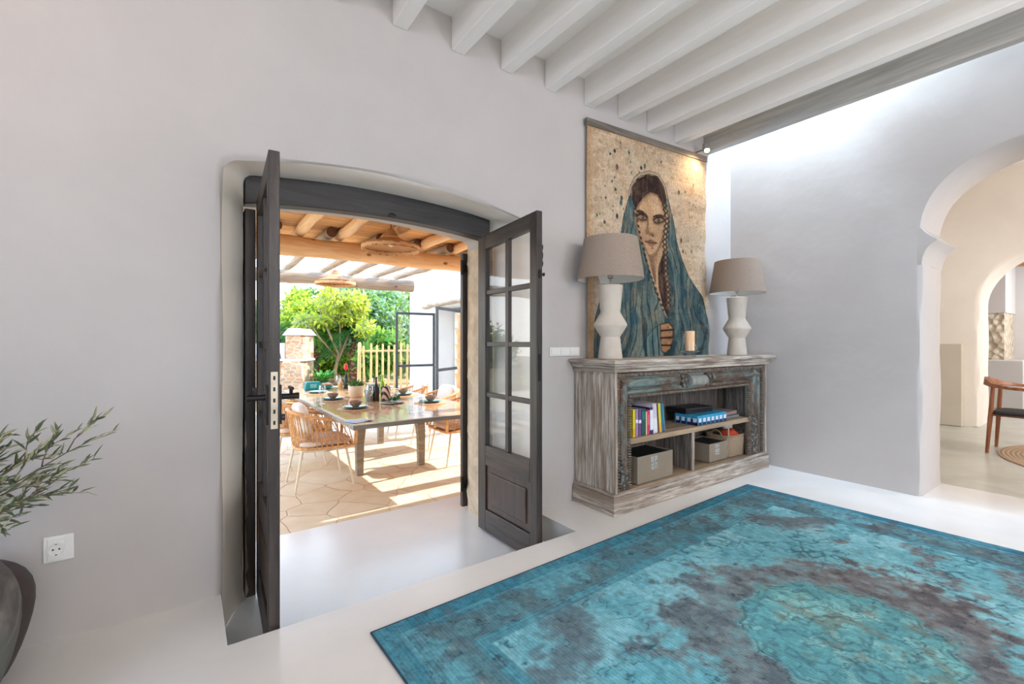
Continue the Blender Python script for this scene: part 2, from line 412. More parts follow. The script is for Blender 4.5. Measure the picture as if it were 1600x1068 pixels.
# ------------------------------------------------------------ terrace door: frame, two glazed leaves, ironwork
fr = thing('door_frame', 'dark wooden frame with low arched lintel set in the terrace doorway', 'door frame', (1.0, 2.76, ZL))
def archz(x, base, rise, x0=.24, x1=1.735): t = (x - x0) / (x1 - x0); return base + rise * (1 - (2 * t - 1) ** 2)
b = MB(); xs = lin(.236, 1.74, 24); vs = []; fs = []
for x in xs:
    zt = archz(x, 2.012, .055) - ZL; zb = archz(x, 1.868, .048) - ZL
    vs += [(x - 1, -.045, zb), (x - 1, .045, zb), (x - 1, .045, zt), (x - 1, -.045, zt)]
for i in range(23):
    for j in range(4): fs.append((i * 4 + j, i * 4 + (j + 1) % 4, i * 4 + 4 + (j + 1) % 4, i * 4 + 4 + j))
fs += [(0, 1, 2, 3), (92, 93, 94, 95)]; b.add(vs, fs); b.build('lintel', M['dark_wood_x'], fr, bevel=.005)
b = MB(); b.box(.236 - 1, .286 - 1, -.05, .045, 0, 2.07 - .06); b.build('post', M['dark_wood'], fr, bevel=.004)
b = MB(); b.box(1.72 - 1, 1.765 - 1, -.04, .045, 0, 2.05 - .06); b.build('post', M['dark_wood'], fr, bevel=.004)
b = MB(); b.lathe([(.001, 0), (.012, 0), (.012, .006), (.001, .008)], n=12)
o = b.build('lock_keep', M['iron'], fr); o.location = (.02, -.05, 1.93 - ZL - .0); o.rotation_euler = (PI / 2, 0, 0); o.scale = (2, 1, 1)

def pane_poly(y0, y1, z0, z1, top=None):
    return [(y0, z0), (y1, z0), (y1, z1 if top is None else top(y1)), (y0, z1 if top is None else top(y0))]
def door_leaf(name, label, side):
    """hinge at the origin; the leaf reaches into the room along -y; side=+1 puts the rebated thickness towards +x"""
    t = thing(name, label, 'door')
    W = .665; TH = .042; H0 = 2.05; H1 = 2.093; zoff = .02
    def ztop(y): return H0 + (H1 - H0) * min(1, -y / W) ** .8
    x0, x1 = (0, TH) if side > 0 else (-TH, 0)
    def prism_yz(poly, a=x0, c=x1): return MB().prism(poly, 'x', a, c)
    # stiles
    prism_yz([(0, zoff), (-.095, zoff), (-.095, ztop(-.095)), (0, ztop(0))]).build('stile', M['dark_wood'], t, bevel=.004)
    prism_yz([(-W + .07, zoff), (-W, zoff), (-W, ztop(-W)), (-W + .07, ztop(-W + .07))]).build('stile', M['dark_wood'], t, bevel=.004)
    ya, yb = -.095, -W + .07
    def rail(z0, z1, nm='rail', th=.0):
        prism_yz([(ya, z0), (yb, z0), (yb, z1), (ya, z1)], x0 + th, x1 - th).build(nm, M['dark_wood_y'], t, bevel=.004)
    Z = lambda z: z - ZL
    rail(zoff, Z(0.0)); rail(Z(.305), Z(.44))
    prism_yz([(ya, Z(1.79)), (yb, Z(1.825)), (yb, ztop(yb)), (ya, ztop(ya))]).build('rail', M['dark_wood_y'], t, bevel=.004)
    for z in (.79, 1.135, 1.49): rail(Z(z - .016), Z(z + .016), 'muntin', .008)
    ym = (ya + yb) / 2
    prism_yz([(ym + .018, Z(.44)), (ym - .018, Z(.44)), (ym - .018, Z(1.815)), (ym + .018, Z(1.80))], x0 + .006, x1 - .006).build('muntin', M['dark_wood'], t, bevel=.004)
    # raised bottom panel
    b = prism_yz([(ya, Z(0)), (yb, Z(0)), (yb, Z(.305)), (ya, Z(.305))], x0 + .013, x1 - .013)
    b.box(x0 + .004, x1 - .004, yb + .045, ya - .045, Z(.045), Z(.26)); b.build('panel', M['panel_wood'], t, bevel=.006)
    xm = (x0 + x1) / 2; rows = [.44, .79, 1.135, 1.49, 1.81]
    for i in range(4):
        for (p, q) in ((ya, ym), (ym, yb)):
            b = MB(); b.box(xm - .002, xm + .002, q, p, Z(rows[i]), Z(rows[i + 1]) + (.01 if i == 3 else 0)); b.build('pane', M['glass'], t)
    return t, W, TH, x0, x1, Z
lf, W, TH, x0, x1, Z = door_leaf('terrace_door_leaf', 'left dark wooden glazed door leaf with steel lock plate, opened into the room', +1)
lf.location = (.288, 2.715, ZL); lf.rotation_euler = (0, 0, -math.radians(2.4))
b = MB(); b.box(x0 + .008, x1 - .008, -W - .004, -W + .002, Z(.80), Z(1.03)); lp = b.build('lock_plate', M['steel'], lf, bevel=.001)
for z in (.825, .87, .915, .96, 1.005): b = MB(); b.box(x0 + .017, x0 + .025, -W - .006, -W - .003, Z(z) - .008, Z(z) + .008); b.build('lock_slot', M['iron'], lp)
def lever(t, x, sgn, y, z):
    b = MB(); b.tube([(x, y, z), (x + sgn * .03, y, z), (x + sgn * .075, y, z)], [.013, .011, .014], 12)
    b.tube([(x + sgn * .045, y, z + .012), (x + sgn * .045, y, z + .03)], .007, 8); b.tube([(x + sgn * .045, y - .035, z + .034), (x + sgn * .045, y + .035, z + .034)], .008, 8)
    b.cbox((x + sgn * .004, y, z - .03), (.008, .04, .16)); return b.build('handle', M['iron'], t, smooth='auto')
lever(lf, x1, 1, -W + .035, Z(.925)); lever(lf, x0, -1, -W + .035, Z(.925))
b = MB(); b.tube([(x1, -W + .035, Z(.84)), (x1 + .022, -W + .035, Z(.84))], .014, 10); b.build('key_knob', plain('maroon_iron', (70, 40, 44), .4), lf, smooth='auto')
rl, W, TH, x0, x1, Z = door_leaf('terrace_door_leaf', 'right dark wooden glazed door leaf with knob on its outer edge, opened into the room', +1)
rl.location = (1.662, 2.752, ZL)
for z, h in ((1.0, .16), (1.55, .05)): b = MB(); b.box(x0 + .012, x1 - .012, -W - .004, -W + .001, Z(z) - h / 2, Z(z) + h / 2); b.build('lock_plate', M['iron'], rl)
b = MB(); b.tube([(x1, -W + .03, Z(1.555)), (x1 + .02, -W + .03, Z(1.555)), (x1 + .035, -W + .03, Z(1.555))], [.006, .006, .012], 10); b.build('bolt_knob', M['iron'], rl, smooth='auto')
b = MB(); pts = [(x1 + .006 + .004 * math.sin(i * 2.2), -W + .012, Z(1.60 + .018 * i)) for i in range(8)]; b.tube(pts, .006, 6); b.build('latch_spring', M['iron'], rl, smooth='auto')
# long iron stay hanging on the right reveal
b = MB(); X, Y = 1.79, 2.86
loop = [(X - .03, Y + .012 * math.cos(a), 1.015 - .03 + .03 * math.sin(a)) for a in lin(0, 2 * PI, 12)]
b.tube(loop, .006, 6)
b.tube([(X - .022, Y, .96), (X - .02, Y, .6), (X - .024, Y, .40), (X - .02, Y + .02, .375), (X - .01, Y + .035, .39)], .008, 8)
b.tube([(X + .03, Y, 1.0), (X - .03, Y, 1.01)], .009, 8)
tag(b.build('door_stay', M['rust'], smooth='auto'), 'long rusty iron hook bar hanging on the rough reveal behind the right door leaf', 'door stay')
# plaster edge that crumbles round the frame and the outer reveal
b = MB(); vs = []; fs = []; zz = lin(ZL, 1.86, 40)
for i, z in enumerate(zz):
    jx = RNG.uniform(-.012, .012); jy = RNG.uniform(-.012, .012)
    vs += [(1.792 + jx * .6, 2.82, z), (1.775 + jx, 2.95 + jy, z), (1.785 + jx, 3.10 + jy, z), (1.803, 3.145, z)]
for i in range(39):
    for j in range(3): fs.append((i * 4 + j, i * 4 + j + 1, i * 4 + 5 + j, i * 4 + 4 + j))
b.add(vs, fs); structure(b.build('trim_17', M['rough_plaster'], origin=False, smooth=True))
b = MB(); vs = []; fs = []; zz = lin(ZL, .75, 24)
for i, z in enumerate(zz):
    j = RNG.uniform(0, .02) * (1 if z < .4 else .5)
    vs += [(.232, 2.66, z), (.236 + j * .3, 2.705, z), (.238 + j, 2.712, z), (.24 + j, 2.73, z)]
for i in range(23):
    for j in range(3): fs.append((i * 4 + j, i * 4 + j + 1, i * 4 + 5 + j, i * 4 + 4 + j))
b.add(vs, fs); structure(b.build('trim_18', M['rough_plaster'], origin=False, smooth=True))
sh = thing('outer_shutter', 'dark shutter board folded back against the outside wall right of the doorway', 'shutter', (2.05, 3.17, ZT + .05))
b = MB(); b.box(-.29, .30, -.022, .018, .10, 2.10); b.build('board', M['dark_wood'], sh, bevel=.004)
for z in (.25, 1.95):
    b = MB(); b.box(-.30, -.12, -.028, -.02, z, z + .06); b.tube([(-.30, -.03, z - .02), (-.30, -.03, z + .09)], .012, 8); b.build('hinge', M['iron'], sh)

# wall fittings
def plate(name, label, cat, x0, x1, z0, z1, parts):
    t = thing(name, label, cat, ((x0 + x1) / 2, 2.45, z0))
    b = MB(); w = (x1 - x0) / 2; b.box(-w, w, -.010, 0, 0, z1 - z0); b.build('cover', M['white_plastic'], t, bevel=.003)
    parts(t, w, z1 - z0); return t
def sock(t, w, h):
    b = MB(); b.box(-w + .012, w - .026, -.014, -.008, .008, h - .008); b.build('insert', M['white_plastic'], t, bevel=.002)
    b = MB(); b.lathe([(.026, 0), (.026, .004), (.022, .004), (.021, -.0), (.001, -.0)], n=32); o = b.build('socket_ring', M['white_plastic'], t, smooth='auto')
    o.location = (-.006, -.0145, h / 2); o.rotation_euler = (PI / 2, 0, 0)
    b = MB()
    for dx in (-.009, .009): b.tube([(dx, 0, 0), (dx, 0, .002)], .003, 10)
    b.cbox((0, .021, .002), (.006, .004, .003)); b.cbox((0, -.021, .002), (.006, .004, .003))
    q = b.build('socket_hole', M['black_plastic'], o)
plate('wall_socket', 'white square wall socket low on the wall beside the olive branches', 'socket', -.451, -.365, .306, .404, sock)
def swi(t, w, h):
    for i in range(3):
        b = MB(); a = -w + .01 + i * (2 * w - .02) / 3; b.box(a + .002, a + (2 * w - .02) / 3 - .002, -.015, -.008, .008, h - .008); b.build('rocker', M['white_plastic'], t, bevel=.002)
plate('light_switch', 'long white wall switch plate left of the carved console', 'switch', 2.061, 2.345, 1.048, 1.112, swi)
t = thing('plug_in_device', 'small white and black plug-in device on the wall behind the near table lamp', 'plug', (2.50, 2.45, 1.036))
b = MB(); b.box(-.07, -.005, -.03, 0, 0, .095); b.build('housing', M['white_plastic'], t, bevel=.004)
b = MB(); b.box(-.02, .03, -.036, 0, .02, .072); b.build('adapter', M['black_plastic'], t, bevel=.004)
# spotlight at the top right of the hanging
t = thing('spotlight', 'small glowing spotlight at the top right corner of the painted hanging', 'spotlight', (3.80, 2.33, 2.86))
b = MB(); b.tube([(0, .12, .03), (0, .04, .03), (0, 0, .01)], .008, 8); b.lathe([(.03, .0), (.03, .05)], (0, .0, .02), 16); b.build('housing', plain('grey_metal', (150, 148, 144), .4, .6), t, smooth='auto')
n = N('warm_lamp_glow'); n.col(rgb(255, 220, 170)); n.p.inputs['Emission Color'].default_value = rgb(255, 205, 140); n.p.inputs['Emission Strength'].default_value = 14
b = MB(); b.pillow((0, -.01, .012), (.045, .045, .035), p=1.0); b.build('bulb', n.m, t, smooth=True)
l = bpy.data.lights.new('spotlight_light', 'SPOT'); l.energy = 9; l.color = (1, .72, .42); l.spot_size = 2.4; l.spot_blend = .8; l.shadow_soft_size = .03
o = bpy.data.objects.new('spotlight_light', l); C.objects.link(o); o.location = (3.78, 2.27, 2.85); o.rotation_euler = Vector((.25, -.35, 1)).to_track_quat('Z', 'Y').to_euler()
# ------------------------------------------------------------ value noise in numpy for the rug and the painted cloth
def vnoise(x, y, seed):
    xi = np.floor(x).astype(np.int64); yi = np.floor(y).astype(np.int64); fx = x - xi; fy = y - yi
    fx = fx * fx * (3 - 2 * fx); fy = fy * fy * (3 - 2 * fy)
    def h(a, b):
        q = (a * 374761393 + b * 668265263 + seed * 982451653) & 0xffffffff
        q = ((q ^ (q >> 13)) * 1274126177) & 0xffffffff
        return ((q ^ (q >> 16)) & 0xffff) / 65535.0
    return (h(xi, yi) * (1 - fx) + h(xi + 1, yi) * fx) * (1 - fy) + (h(xi, yi + 1) * (1 - fx) + h(xi + 1, yi + 1) * fx) * fy
def fbm(x, y, seed, o=5, g=.55):
    s = 0; a = 1; t = 0
    for k in range(o): s = s + a * vnoise(x * 2 ** k, y * 2 ** k, seed + k); t += a; a *= g
    return s / t
def ss(a, b, x): t = np.clip((x - a) / (b - a), 0, 1); return t * t * (3 - 2 * t)
def lay(c, col, m): m = m[..., None]; return c * (1 - m) + np.array(col, float) * m
def painted_grid(name, nx, ny, pos, colr, mat, parent=None):
    """pos (nx*ny,3), colr sRGB 0-255"""
    me = bpy.data.meshes.new(name)
    i, j = np.meshgrid(np.arange(nx - 1), np.arange(ny - 1), indexing='ij'); a = (i * ny + j).ravel()
    q = np.stack([a, a + ny, a + ny + 1, a + 1], 1).astype(np.int32)
    me.vertices.add(nx * ny); me.vertices.foreach_set('co', pos.reshape(-1).astype(np.float32))
    me.loops.add(q.size); me.loops.foreach_set('vertex_index', q.ravel())
    me.polygons.add(len(q)); me.polygons.foreach_set('loop_start', np.arange(0, q.size, 4, dtype=np.int32))
    me.update(calc_edges=True); me.validate()
    c = np.clip(colr / 255.0, 0, 1); c = np.where(c <= .04045, c / 12.92, ((c + .055) / 1.055) ** 2.4)
    at = me.color_attributes.new('paint', 'FLOAT_COLOR', 'POINT')
    at.data.foreach_set('color', np.concatenate([c, np.ones((len(c), 1))], 1).astype(np.float32).ravel())
    me.materials.append(mat); me.shade_smooth()
    o = bpy.data.objects.new(name, me); C.objects.link(o)
    if parent is not None: o.parent = parent
    return o
def inpoly(x, y, poly):
    r = np.zeros(x.shape, bool); n = len(poly)
    for i in range(n):
        x1, y1 = poly[i]; x2, y2 = poly[(i + 1) % n]
        if y1 == y2: continue
        c = ((y1 > y) != (y2 > y)) & (x < (x2 - x1) * (y - y1) / (y2 - y1) + x1); r ^= c
    return r
def segd(x, y, poly):
    d = np.full(x.shape, 9.0)
    for (x1, y1), (x2, y2) in zip(poly, poly[1:]):
        L = (x2 - x1) ** 2 + (y2 - y1) ** 2 + 1e-12
        t = np.clip(((x - x1) * (x2 - x1) + (y - y1) * (y2 - y1)) / L, 0, 1)
        d = np.minimum(d, np.hypot(x - x1 - t * (x2 - x1), y - y1 - t * (y2 - y1)))
    return d

# ------------------------------------------------------------ the rug
RW, RH = 3.07, 2.22
nx, ny = 615, 445
u, v = np.meshgrid(np.linspace(0, RW, nx), np.linspace(0, RH, ny), indexing='ij')   # u along x, v from the wall side edge
U, V = u, v
wx = (fbm(U * 7, V * 7, 3) - .5) * .05; wy = (fbm(U * 7, V * 7, 9) - .5) * .05
n1 = fbm(U * 3.2, V * 3.2, 11); n2 = fbm(U * 16, V * 16, 21, 4); n3 = fbm(U * 55, V * 45, 31, 3); n4 = fbm(U * 1.5, V * 1.5, 41, 4)
st = fbm(U * 60, V * 8, 51, 3)
TUR = (104, 168, 180); LT = (140, 192, 200); DT = (52, 98, 114); BR = (116, 106, 106); GR = (70, 76, 84)
col = np.zeros(U.shape + (3,)) + np.array(TUR, float)
col = lay(col, LT, ss(.45, .7, n1) * .75)
col = lay(col, (72, 140, 156), ss(.5, .72, n2) * .6)
# leafy dark tracery in the field
tr = np.abs(fbm((U + wx) * 5, (V + wy) * 5, 61, 3) - .5); tr2 = np.abs(fbm((U + wx) * 9, (V + wy) * 9, 71, 3) - .5)
wear = ss(.38, .6, fbm(U * 4, V * 4, 81, 4))
trac = np.maximum(ss(.022, .006, tr), ss(.025, .007, tr2)) * wear
edge = np.minimum(np.minimum(U, RW - U), np.minimum(V, RH - V)) + wx * .12
cx, cy = RW / 2 - .07, RH / 2 + .01
ex = (U - cx + wx) ; ey = (V - cy + wy)
# brown ground round the medallion, ragged like a worn shape with lobes
ang = np.arctan2(ey / .78, ex); rr = np.hypot(ex / 1.0, ey / .78)
lob = .66 + .04 * np.cos(8 * ang) + .55 * (n1 - .5) + .45 * (n2 - .5)
halo = ss(.08, -.08, rr - lob) * (.6 + .4 * ss(.3, .55, n2))
# field between halo and border
col = lay(col, DT, trac * .75)
brp = ss(.56, .66, fbm(U * 6, V * 6, 91, 5)) * ss(.30, .42, edge)
col = lay(col, BR, brp * .75 * ss(.35, .6, n2))
# corner spandrels of brown ground
cr = np.hypot(np.minimum(U, RW - U) - .30, (np.minimum(V, RH - V) - .30) * 1.15)
sp = ss(.08, -.04, np.abs(cr - .38) - .06 + .30 * (n2 - .5)) * ss(.26, .34, edge)
col = lay(col, (88, 86, 92), sp * .75)
col = lay(col, BR, halo * (.82 + .18 * n3)); col = lay(col, (118, 108, 106), halo * ss(.5, .75, n3) * .5)
col = lay(col, (78, 74, 80), halo * ss(.55, .7, n2) * .6)
# inner medallion
ri = np.hypot(ex / .395, ey / .345) + .08 * (n2 - .5)
scal = 1 + .035 * np.cos(14 * ang)
inn = ss(.09, -.05, ri - scal)
med = np.zeros_like(col) + np.array((118, 180, 178), float)
med = lay(med, (88, 150, 156), ss(.4, .65, n1)); med = lay(med, (150, 196, 190), ss(.5, .7, n2) * .6)
fl = np.abs(np.sin(9 * ang + 6 * rr * 6)) * ss(.2, .5, ri)
mt = np.maximum(ss(.04, .012, np.abs(fbm((U + wx) * 11, (V + wy) * 11, 101, 3) - .5)), ss(.03, .01, np.abs(fbm((U - wx) * 18, (V + wy) * 18, 103, 2) - .5)))
med = lay(med, (62, 90, 98), mt * .55); med = lay(med, (126, 116, 96), ss(.58, .7, fbm(U * 14, V * 14, 111, 3)) * .5)
for r0, w0, c0 in ((.97, .022, (46, 80, 92)), (.90, .014, (70, 110, 120)), (.30, .03, (58, 92, 98))):
    med = lay(med, c0, ss(w0, w0 * .3, np.abs(ri - r0 * scal)) * .6 * ss(.35, .55, n2))
col = col * (1 - inn[..., None]) + med * inn[..., None]
# borders
bd = ss(.35, .33, edge) * (.55 + .45 * ss(.35, .55, n1)); wr = .35 + .65 * ss(.38, .58, n2)
bcol = np.zeros_like(col) + np.array((86, 140, 154), float)
bcol = lay(bcol, (44, 104, 126), ss(.085, .075, edge))
along = np.where(np.minimum(V, RH - V) < np.minimum(U, RW - U), U, V + .35)
mid_ = (edge - .205) / .075
ph = (along % .21) / .21 - .5
ros = np.hypot(ph * .21 / .062, mid_ * .075 / .058)
band = ss(.082, .078, np.abs(edge - .205))
bcol = lay(bcol, (92, 92, 92), band * ss(.38, .58, n1) * .9)
bcol = lay(bcol, (104, 172, 180), band * ss(1.0, .9, ros) * .5 * wr); bcol = lay(bcol, (44, 76, 88), band * ss(.14, .04, np.abs(ros - 1)) * .6 * wr)
bcol = lay(bcol, (52, 88, 98), band * ss(.14, .04, np.abs(ros - .5)) * .5 * wr); bcol = lay(bcol, (146, 120, 104), band * ss(.3, .2, np.hypot((np.abs(ph) - .5) * 3.2, mid_)) * .5)
for e0, w0 in ((.075, .006), (.100, .005), (.118, .004), (.292, .006), (.310, .004), (.338, .007)):
    bcol = lay(bcol, (34, 66, 82), ss(w0, w0 * .4, np.abs(edge - e0)) * .7 * wr)
sm = ((along % .045) / .045 - .5)
bcol = lay(bcol, (60, 92, 104), ss(.35, .2, np.abs(sm)) * ss(.008, .004, np.abs(edge - .109)) * .8)
bcol = lay(bcol, (98, 160, 170), ss(.35, .2, np.abs(sm)) * ss(.008, .004, np.abs(edge - .302)) * .6)
bcol = lay(bcol, (60, 132, 152), ss(.45, .7, n1) * .45); bcol = lay(bcol, (84, 84, 90), ss(.52, .68, n2) * .55)
col = col * (1 - bd[..., None]) + bcol * bd[..., None]
# worn abrash
col = lay(col, (78, 168, 196), ss(.50, .75, 1 - U / RW * .6 - V / RH * .1) * .22)
col *= (0.86 + .34 * n3 + .10 * (st - .5))[..., None] * (.94 + .12 * n4)[..., None]
col = lay(col, (40, 62, 72), ss(.02, .005, np.abs(fbm((U + wx) * 15, (V - wy) * 15, 141, 3) - .5)) * ss(.45, .6, n2) * .6)
col *= (1 + .05 * np.sin(U * 420))[..., None]
g_ = col.mean(-1, keepdims=True); col = col * .90 + g_ * .10 + 2
z = .010 + .0012 * n3 + .0006 * np.sin(V * 700)
z = np.where(edge - wx * .12 < .004, .001, z)
M['rug'] = attr_mat('worn_rug_pile', .95)
rug = thing('rug', 'large worn turquoise and brown oriental rug with round medallion on the floor', 'rug', (.585, 1.778, .001), 0)
rug.rotation_euler = (0, 0, math.radians(1.9))
pos = np.stack([U, -V, z], -1).reshape(-1, 3)
painted_grid('pile', nx, ny, pos, col.reshape(-1, 3), M['rug'], rug)
b = MB(); b.tube([(0, 0, .005), (RW, 0, .005), (RW, -RH, .005), (0, -RH, .005)], .006, 6, closed=True)
b.build('bound_edge', plain('rug_binding', (50, 74, 88), .9), rug, smooth='auto')

# ------------------------------------------------------------ painted hanging
PT = {
 'shawl':[(0.061,0.001),(0.066,0.311),(0.147,0.542),(0.286,0.728),(0.358,0.952),(0.402,1.157),(0.467,1.328),(0.507,1.417),(0.584,1.504),(0.712,1.559),(0.845,1.55),(0.93,1.461),(1.001,1.322),(1.054,1.156),(1.164,0.86),(1.24,0.755),(1.435,0.564),(1.525,0.358),(1.591,-0.031)],
 'hoodline':[(0.467,1.328),(0.491,1.403),(0.537,1.474),(0.6,1.516),(0.712,1.553),(0.828,1.551),(0.913,1.468),(0.955,1.379)],
 'opening':[(0.516,1.277),(0.491,1.353),(0.531,1.446),(0.615,1.511),(0.728,1.546),(0.828,1.536),(0.906,1.467),(0.941,1.355),(0.955,1.206),(0.927,0.964),(0.937,0.793),(0.955,0.621),(0.955,0.448),(0.92,0.347),(0.862,0.443),(0.784,0.577),(0.728,0.709),(0.663,0.869),(0.584,1.085),(0.534,1.199)],
 'hair':[(0.527,1.24),(0.498,1.304),(0.504,1.398),(0.562,1.472),(0.683,1.533),(0.814,1.537),(0.892,1.484),(0.945,1.38),(0.938,1.214),(0.892,1.329),(0.821,1.389),(0.729,1.394),(0.646,1.34),(0.586,1.282),(0.547,1.228)],
 'face':[(0.539,1.227),(0.58,1.296),(0.652,1.349),(0.729,1.397),(0.821,1.392),(0.892,1.346),(0.925,1.27),(0.942,1.165),(0.921,1.047),(0.873,0.959),(0.808,0.887),(0.739,0.856),(0.689,0.869),(0.628,0.936),(0.58,1.008),(0.55,1.105),(0.533,1.172)],
 'neck':[(0.683,0.88),(0.821,0.904),(0.814,0.823),(0.795,0.734),(0.783,0.626),(0.757,0.665),(0.726,0.781)],
 'braid':[(0.923,0.964),(0.828,0.782),(0.811,0.61),(0.862,0.465),(0.923,0.356),(0.955,0.448),(0.948,0.621),(0.941,0.793)],
 'browL':[(0.547,1.209),(0.58,1.225),(0.628,1.223),(0.683,1.2),(0.689,1.19),(0.628,1.199),(0.562,1.2)],
 'browR':[(0.764,1.195),(0.802,1.215),(0.866,1.227),(0.918,1.218),(0.912,1.21),(0.853,1.213),(0.77,1.188)],
 'eyeL':[(0.562,1.169),(0.598,1.189),(0.64,1.191),(0.683,1.177),(0.677,1.16),(0.628,1.148),(0.58,1.152)],
 'eyeR':[(0.776,1.168),(0.814,1.192),(0.866,1.2),(0.912,1.189),(0.892,1.168),(0.834,1.15),(0.789,1.151)],
 'irisL':[(0.635,1.171)],
 'irisR':[(0.836,1.173)],
 'lashL':[(0.55,1.175),(0.592,1.197),(0.64,1.2),(0.695,1.183),(0.689,1.174),(0.64,1.189),(0.594,1.186)],
 'lashR':[(0.766,1.166),(0.814,1.199),(0.873,1.209),(0.921,1.193),(0.873,1.199),(0.814,1.188)],
 'noseshade':[(0.695,1.175),(0.711,1.13),(0.704,1.089),(0.72,1.059),(0.776,1.055),(0.779,1.04),(0.726,1.036),(0.683,1.042),(0.671,1.068),(0.689,1.102)],
 'lipU':[(0.658,0.976),(0.701,0.989),(0.736,1.002),(0.764,0.995),(0.821,0.979),(0.764,0.974),(0.72,0.973)],
 'lipL':[(0.683,0.967),(0.739,0.97),(0.802,0.973),(0.764,0.946),(0.72,0.942)],
 'shadowL':[(0.535,1.187),(0.547,1.197),(0.574,1.14),(0.568,1.076),(0.61,1.004),(0.652,0.939),(0.695,0.873),(0.677,0.871),(0.622,0.936),(0.58,1.0),(0.547,1.104)],
 'shadowR':[(0.942,1.198),(0.929,1.048),(0.876,0.956),(0.814,0.887),(0.739,0.856),(0.695,0.867),(0.745,0.871),(0.802,0.902),(0.853,0.965),(0.899,1.052),(0.912,1.128)],
 'hand':[(0.818,0.297),(0.93,0.313),(0.983,0.275),(0.997,0.167),(0.965,0.091),(0.896,0.054),(0.845,0.07),(0.831,0.166)],
 'fingers':[(0.831,0.244),(0.983,0.254),(0.834,0.183),(0.99,0.188),(0.845,0.123),(0.976,0.119)],
 'cuff':[(0.818,0.297),(0.712,0.248),(0.615,0.144),(0.553,-0.009),(0.913,-0.017),(0.862,0.048),(0.831,0.166)],
 'trim':[(0.923,1.308),(0.955,1.206),(0.941,1.095),(0.923,0.964),(0.927,0.792),(0.937,0.62),(0.941,0.447)],
 'trimL':[(0.534,1.24),(0.584,1.085),(0.654,0.868),(0.728,0.688),(0.794,0.556),(0.872,0.422)],
 'spots':[(0.246,1.611),(0.297,1.643),(0.461,1.662),(0.323,1.524),(0.491,1.51),(0.609,1.571),(0.654,1.596),(0.872,1.671),(0.269,1.403),(0.308,1.345),(0.372,1.251),(0.378,1.287),(0.28,1.175),(0.329,1.14),(0.106,1.117),(0.188,1.073),(0.257,0.958),(1.183,0.947),(1.316,0.963),(1.164,1.038),(1.018,1.238),(1.109,1.452),(1.202,1.47),(1.336,1.553),(0.402,1.206),(0.283,1.211),(0.196,1.353),(0.584,1.531),(0.679,1.649),(0.654,1.736),(0.32,1.663),(0.147,1.038),(1.316,0.944),(1.221,0.933)],
}
CW, CHH = 1.53, 1.80
nx, ny = 384, 450
s, z = np.meshgrid(np.linspace(0, CW, nx), np.linspace(0, CHH, ny), indexing='ij')
n1 = fbm(s * 4, z * 4, 5); n2 = fbm(s * 22, z * 22, 15, 4); n3 = fbm(s * 90, z * 90, 25, 2); nv = fbm(s * 34, z * 3.5, 35, 5); nh = fbm(s * 3, z * 26, 45, 4)
P_ = lambda k: inpoly(s, z, PT[k])
def soft(k, w=.012, amt=.012):
    pl = PT[k] + [PT[k][0]]; d = segd(s, z, pl) + (n2 - .5) * amt
    return np.where(P_(k), ss(-w * .3, w, d), ss(w * .3, -w, -d) * 0)
SAND = (206, 192, 172)
c = np.zeros(s.shape + (3,)) + np.array(SAND, float)
c = lay(c, (190, 168, 142), ss(.42, .68, n1) * .6); c = lay(c, (222, 206, 184), ss(.55, .75, nh) * .6)
c = lay(c, (150, 122, 92), ss(.60, .78, n2) * .35); c = lay(c, (176, 140, 100), ss(.09, 0, s) * .6); c = lay(c, (176, 140, 100), ss(.07, 0, CHH - z) * .5)
# splatters
rs = np.random.default_rng(4)
pts = list(PT['spots']) + [(float(rs.uniform(.05, 1.45)), float(rs.uniform(.95, 1.75))) for _ in range(46)]
for i, (a, b_) in enumerate(pts):
    r = (rs.uniform(.010, .020) if i < 24 else rs.uniform(.004, .009)); q = np.hypot((s - a), (z - b_) / rs.uniform(.8, 1.7)) + (n2 - .5) * .01
    c = lay(c, ((24, 66, 84), (30, 46, 60), (38, 100, 104), (70, 70, 74))[i % 4], ss(r, r * .5, q) * .9)
# shawl: teal wash with long drawn folds
sh_ = P_('shawl') & ~P_('opening')
fold = (s - .78) / (1.25 - .40 * np.clip(z, 0, 1.6) / 1.6)
fx = fold * 30 + (fbm(s * 3, z * 2, 55, 3) - .5) * 10
ridge = .5 + .5 * np.sin(fx); ridge2 = .5 + .5 * np.sin(fx * 2.7 + 3 * nv)
cs = np.zeros_like(c) + np.array((112, 142, 146), float)
cs = lay(cs, (52, 100, 120), ss(.42, .66, fbm(s * 5 + 3, z * 2.5, 65, 4)) * .75)
cs = lay(cs, (150, 166, 158), ss(.55, .9, ridge) * ss(.35, .6, nv) * .75)
cs = lay(cs, (22, 58, 78), ss(.35, .05, ridge) * .7 * ss(.3, .6, n1)); cs = lay(cs, (26, 44, 56), ss(.18, .04, ridge2) * .65)
cs = lay(cs, (170, 152, 124), ss(.60, .74, fbm(s * 12, z * 4, 75, 4)) * .5); cs = lay(cs, (24, 78, 110), ss(.60, .74, fbm(s * 4, z * 3, 85, 3)) * .6)
cs = (cs * .80 + np.array((124, 122, 112)) * .20) * .90; cs = lay(cs, (44, 60, 68), ss(.60, .72, fbm(s * 50, z * 5, 125, 4)) * .5); dS = segd(s, z, PT['shawl']); cs = lay(cs, (20, 44, 60), ss(.012, .003, dS) * .8)
c[sh_] = cs[sh_]
op = P_('opening'); c[op] = (np.zeros_like(c) + np.array((188, 160, 128), float))[op]
hair = lay(lay(np.zeros_like(c) + np.array((58, 44, 42), float), (104, 84, 72), ss(.5, .8, fbm((s - .72) * 40 / (.3 + np.abs(z - 1.6)), z * 6, 95, 4))), (34, 26, 28), ss(.45, .7, n2) * .5)
m = P_('hair') | P_('braid'); c[m] = hair[m]
br = P_('braid'); 
fc = P_('face') & ~P_('hair')
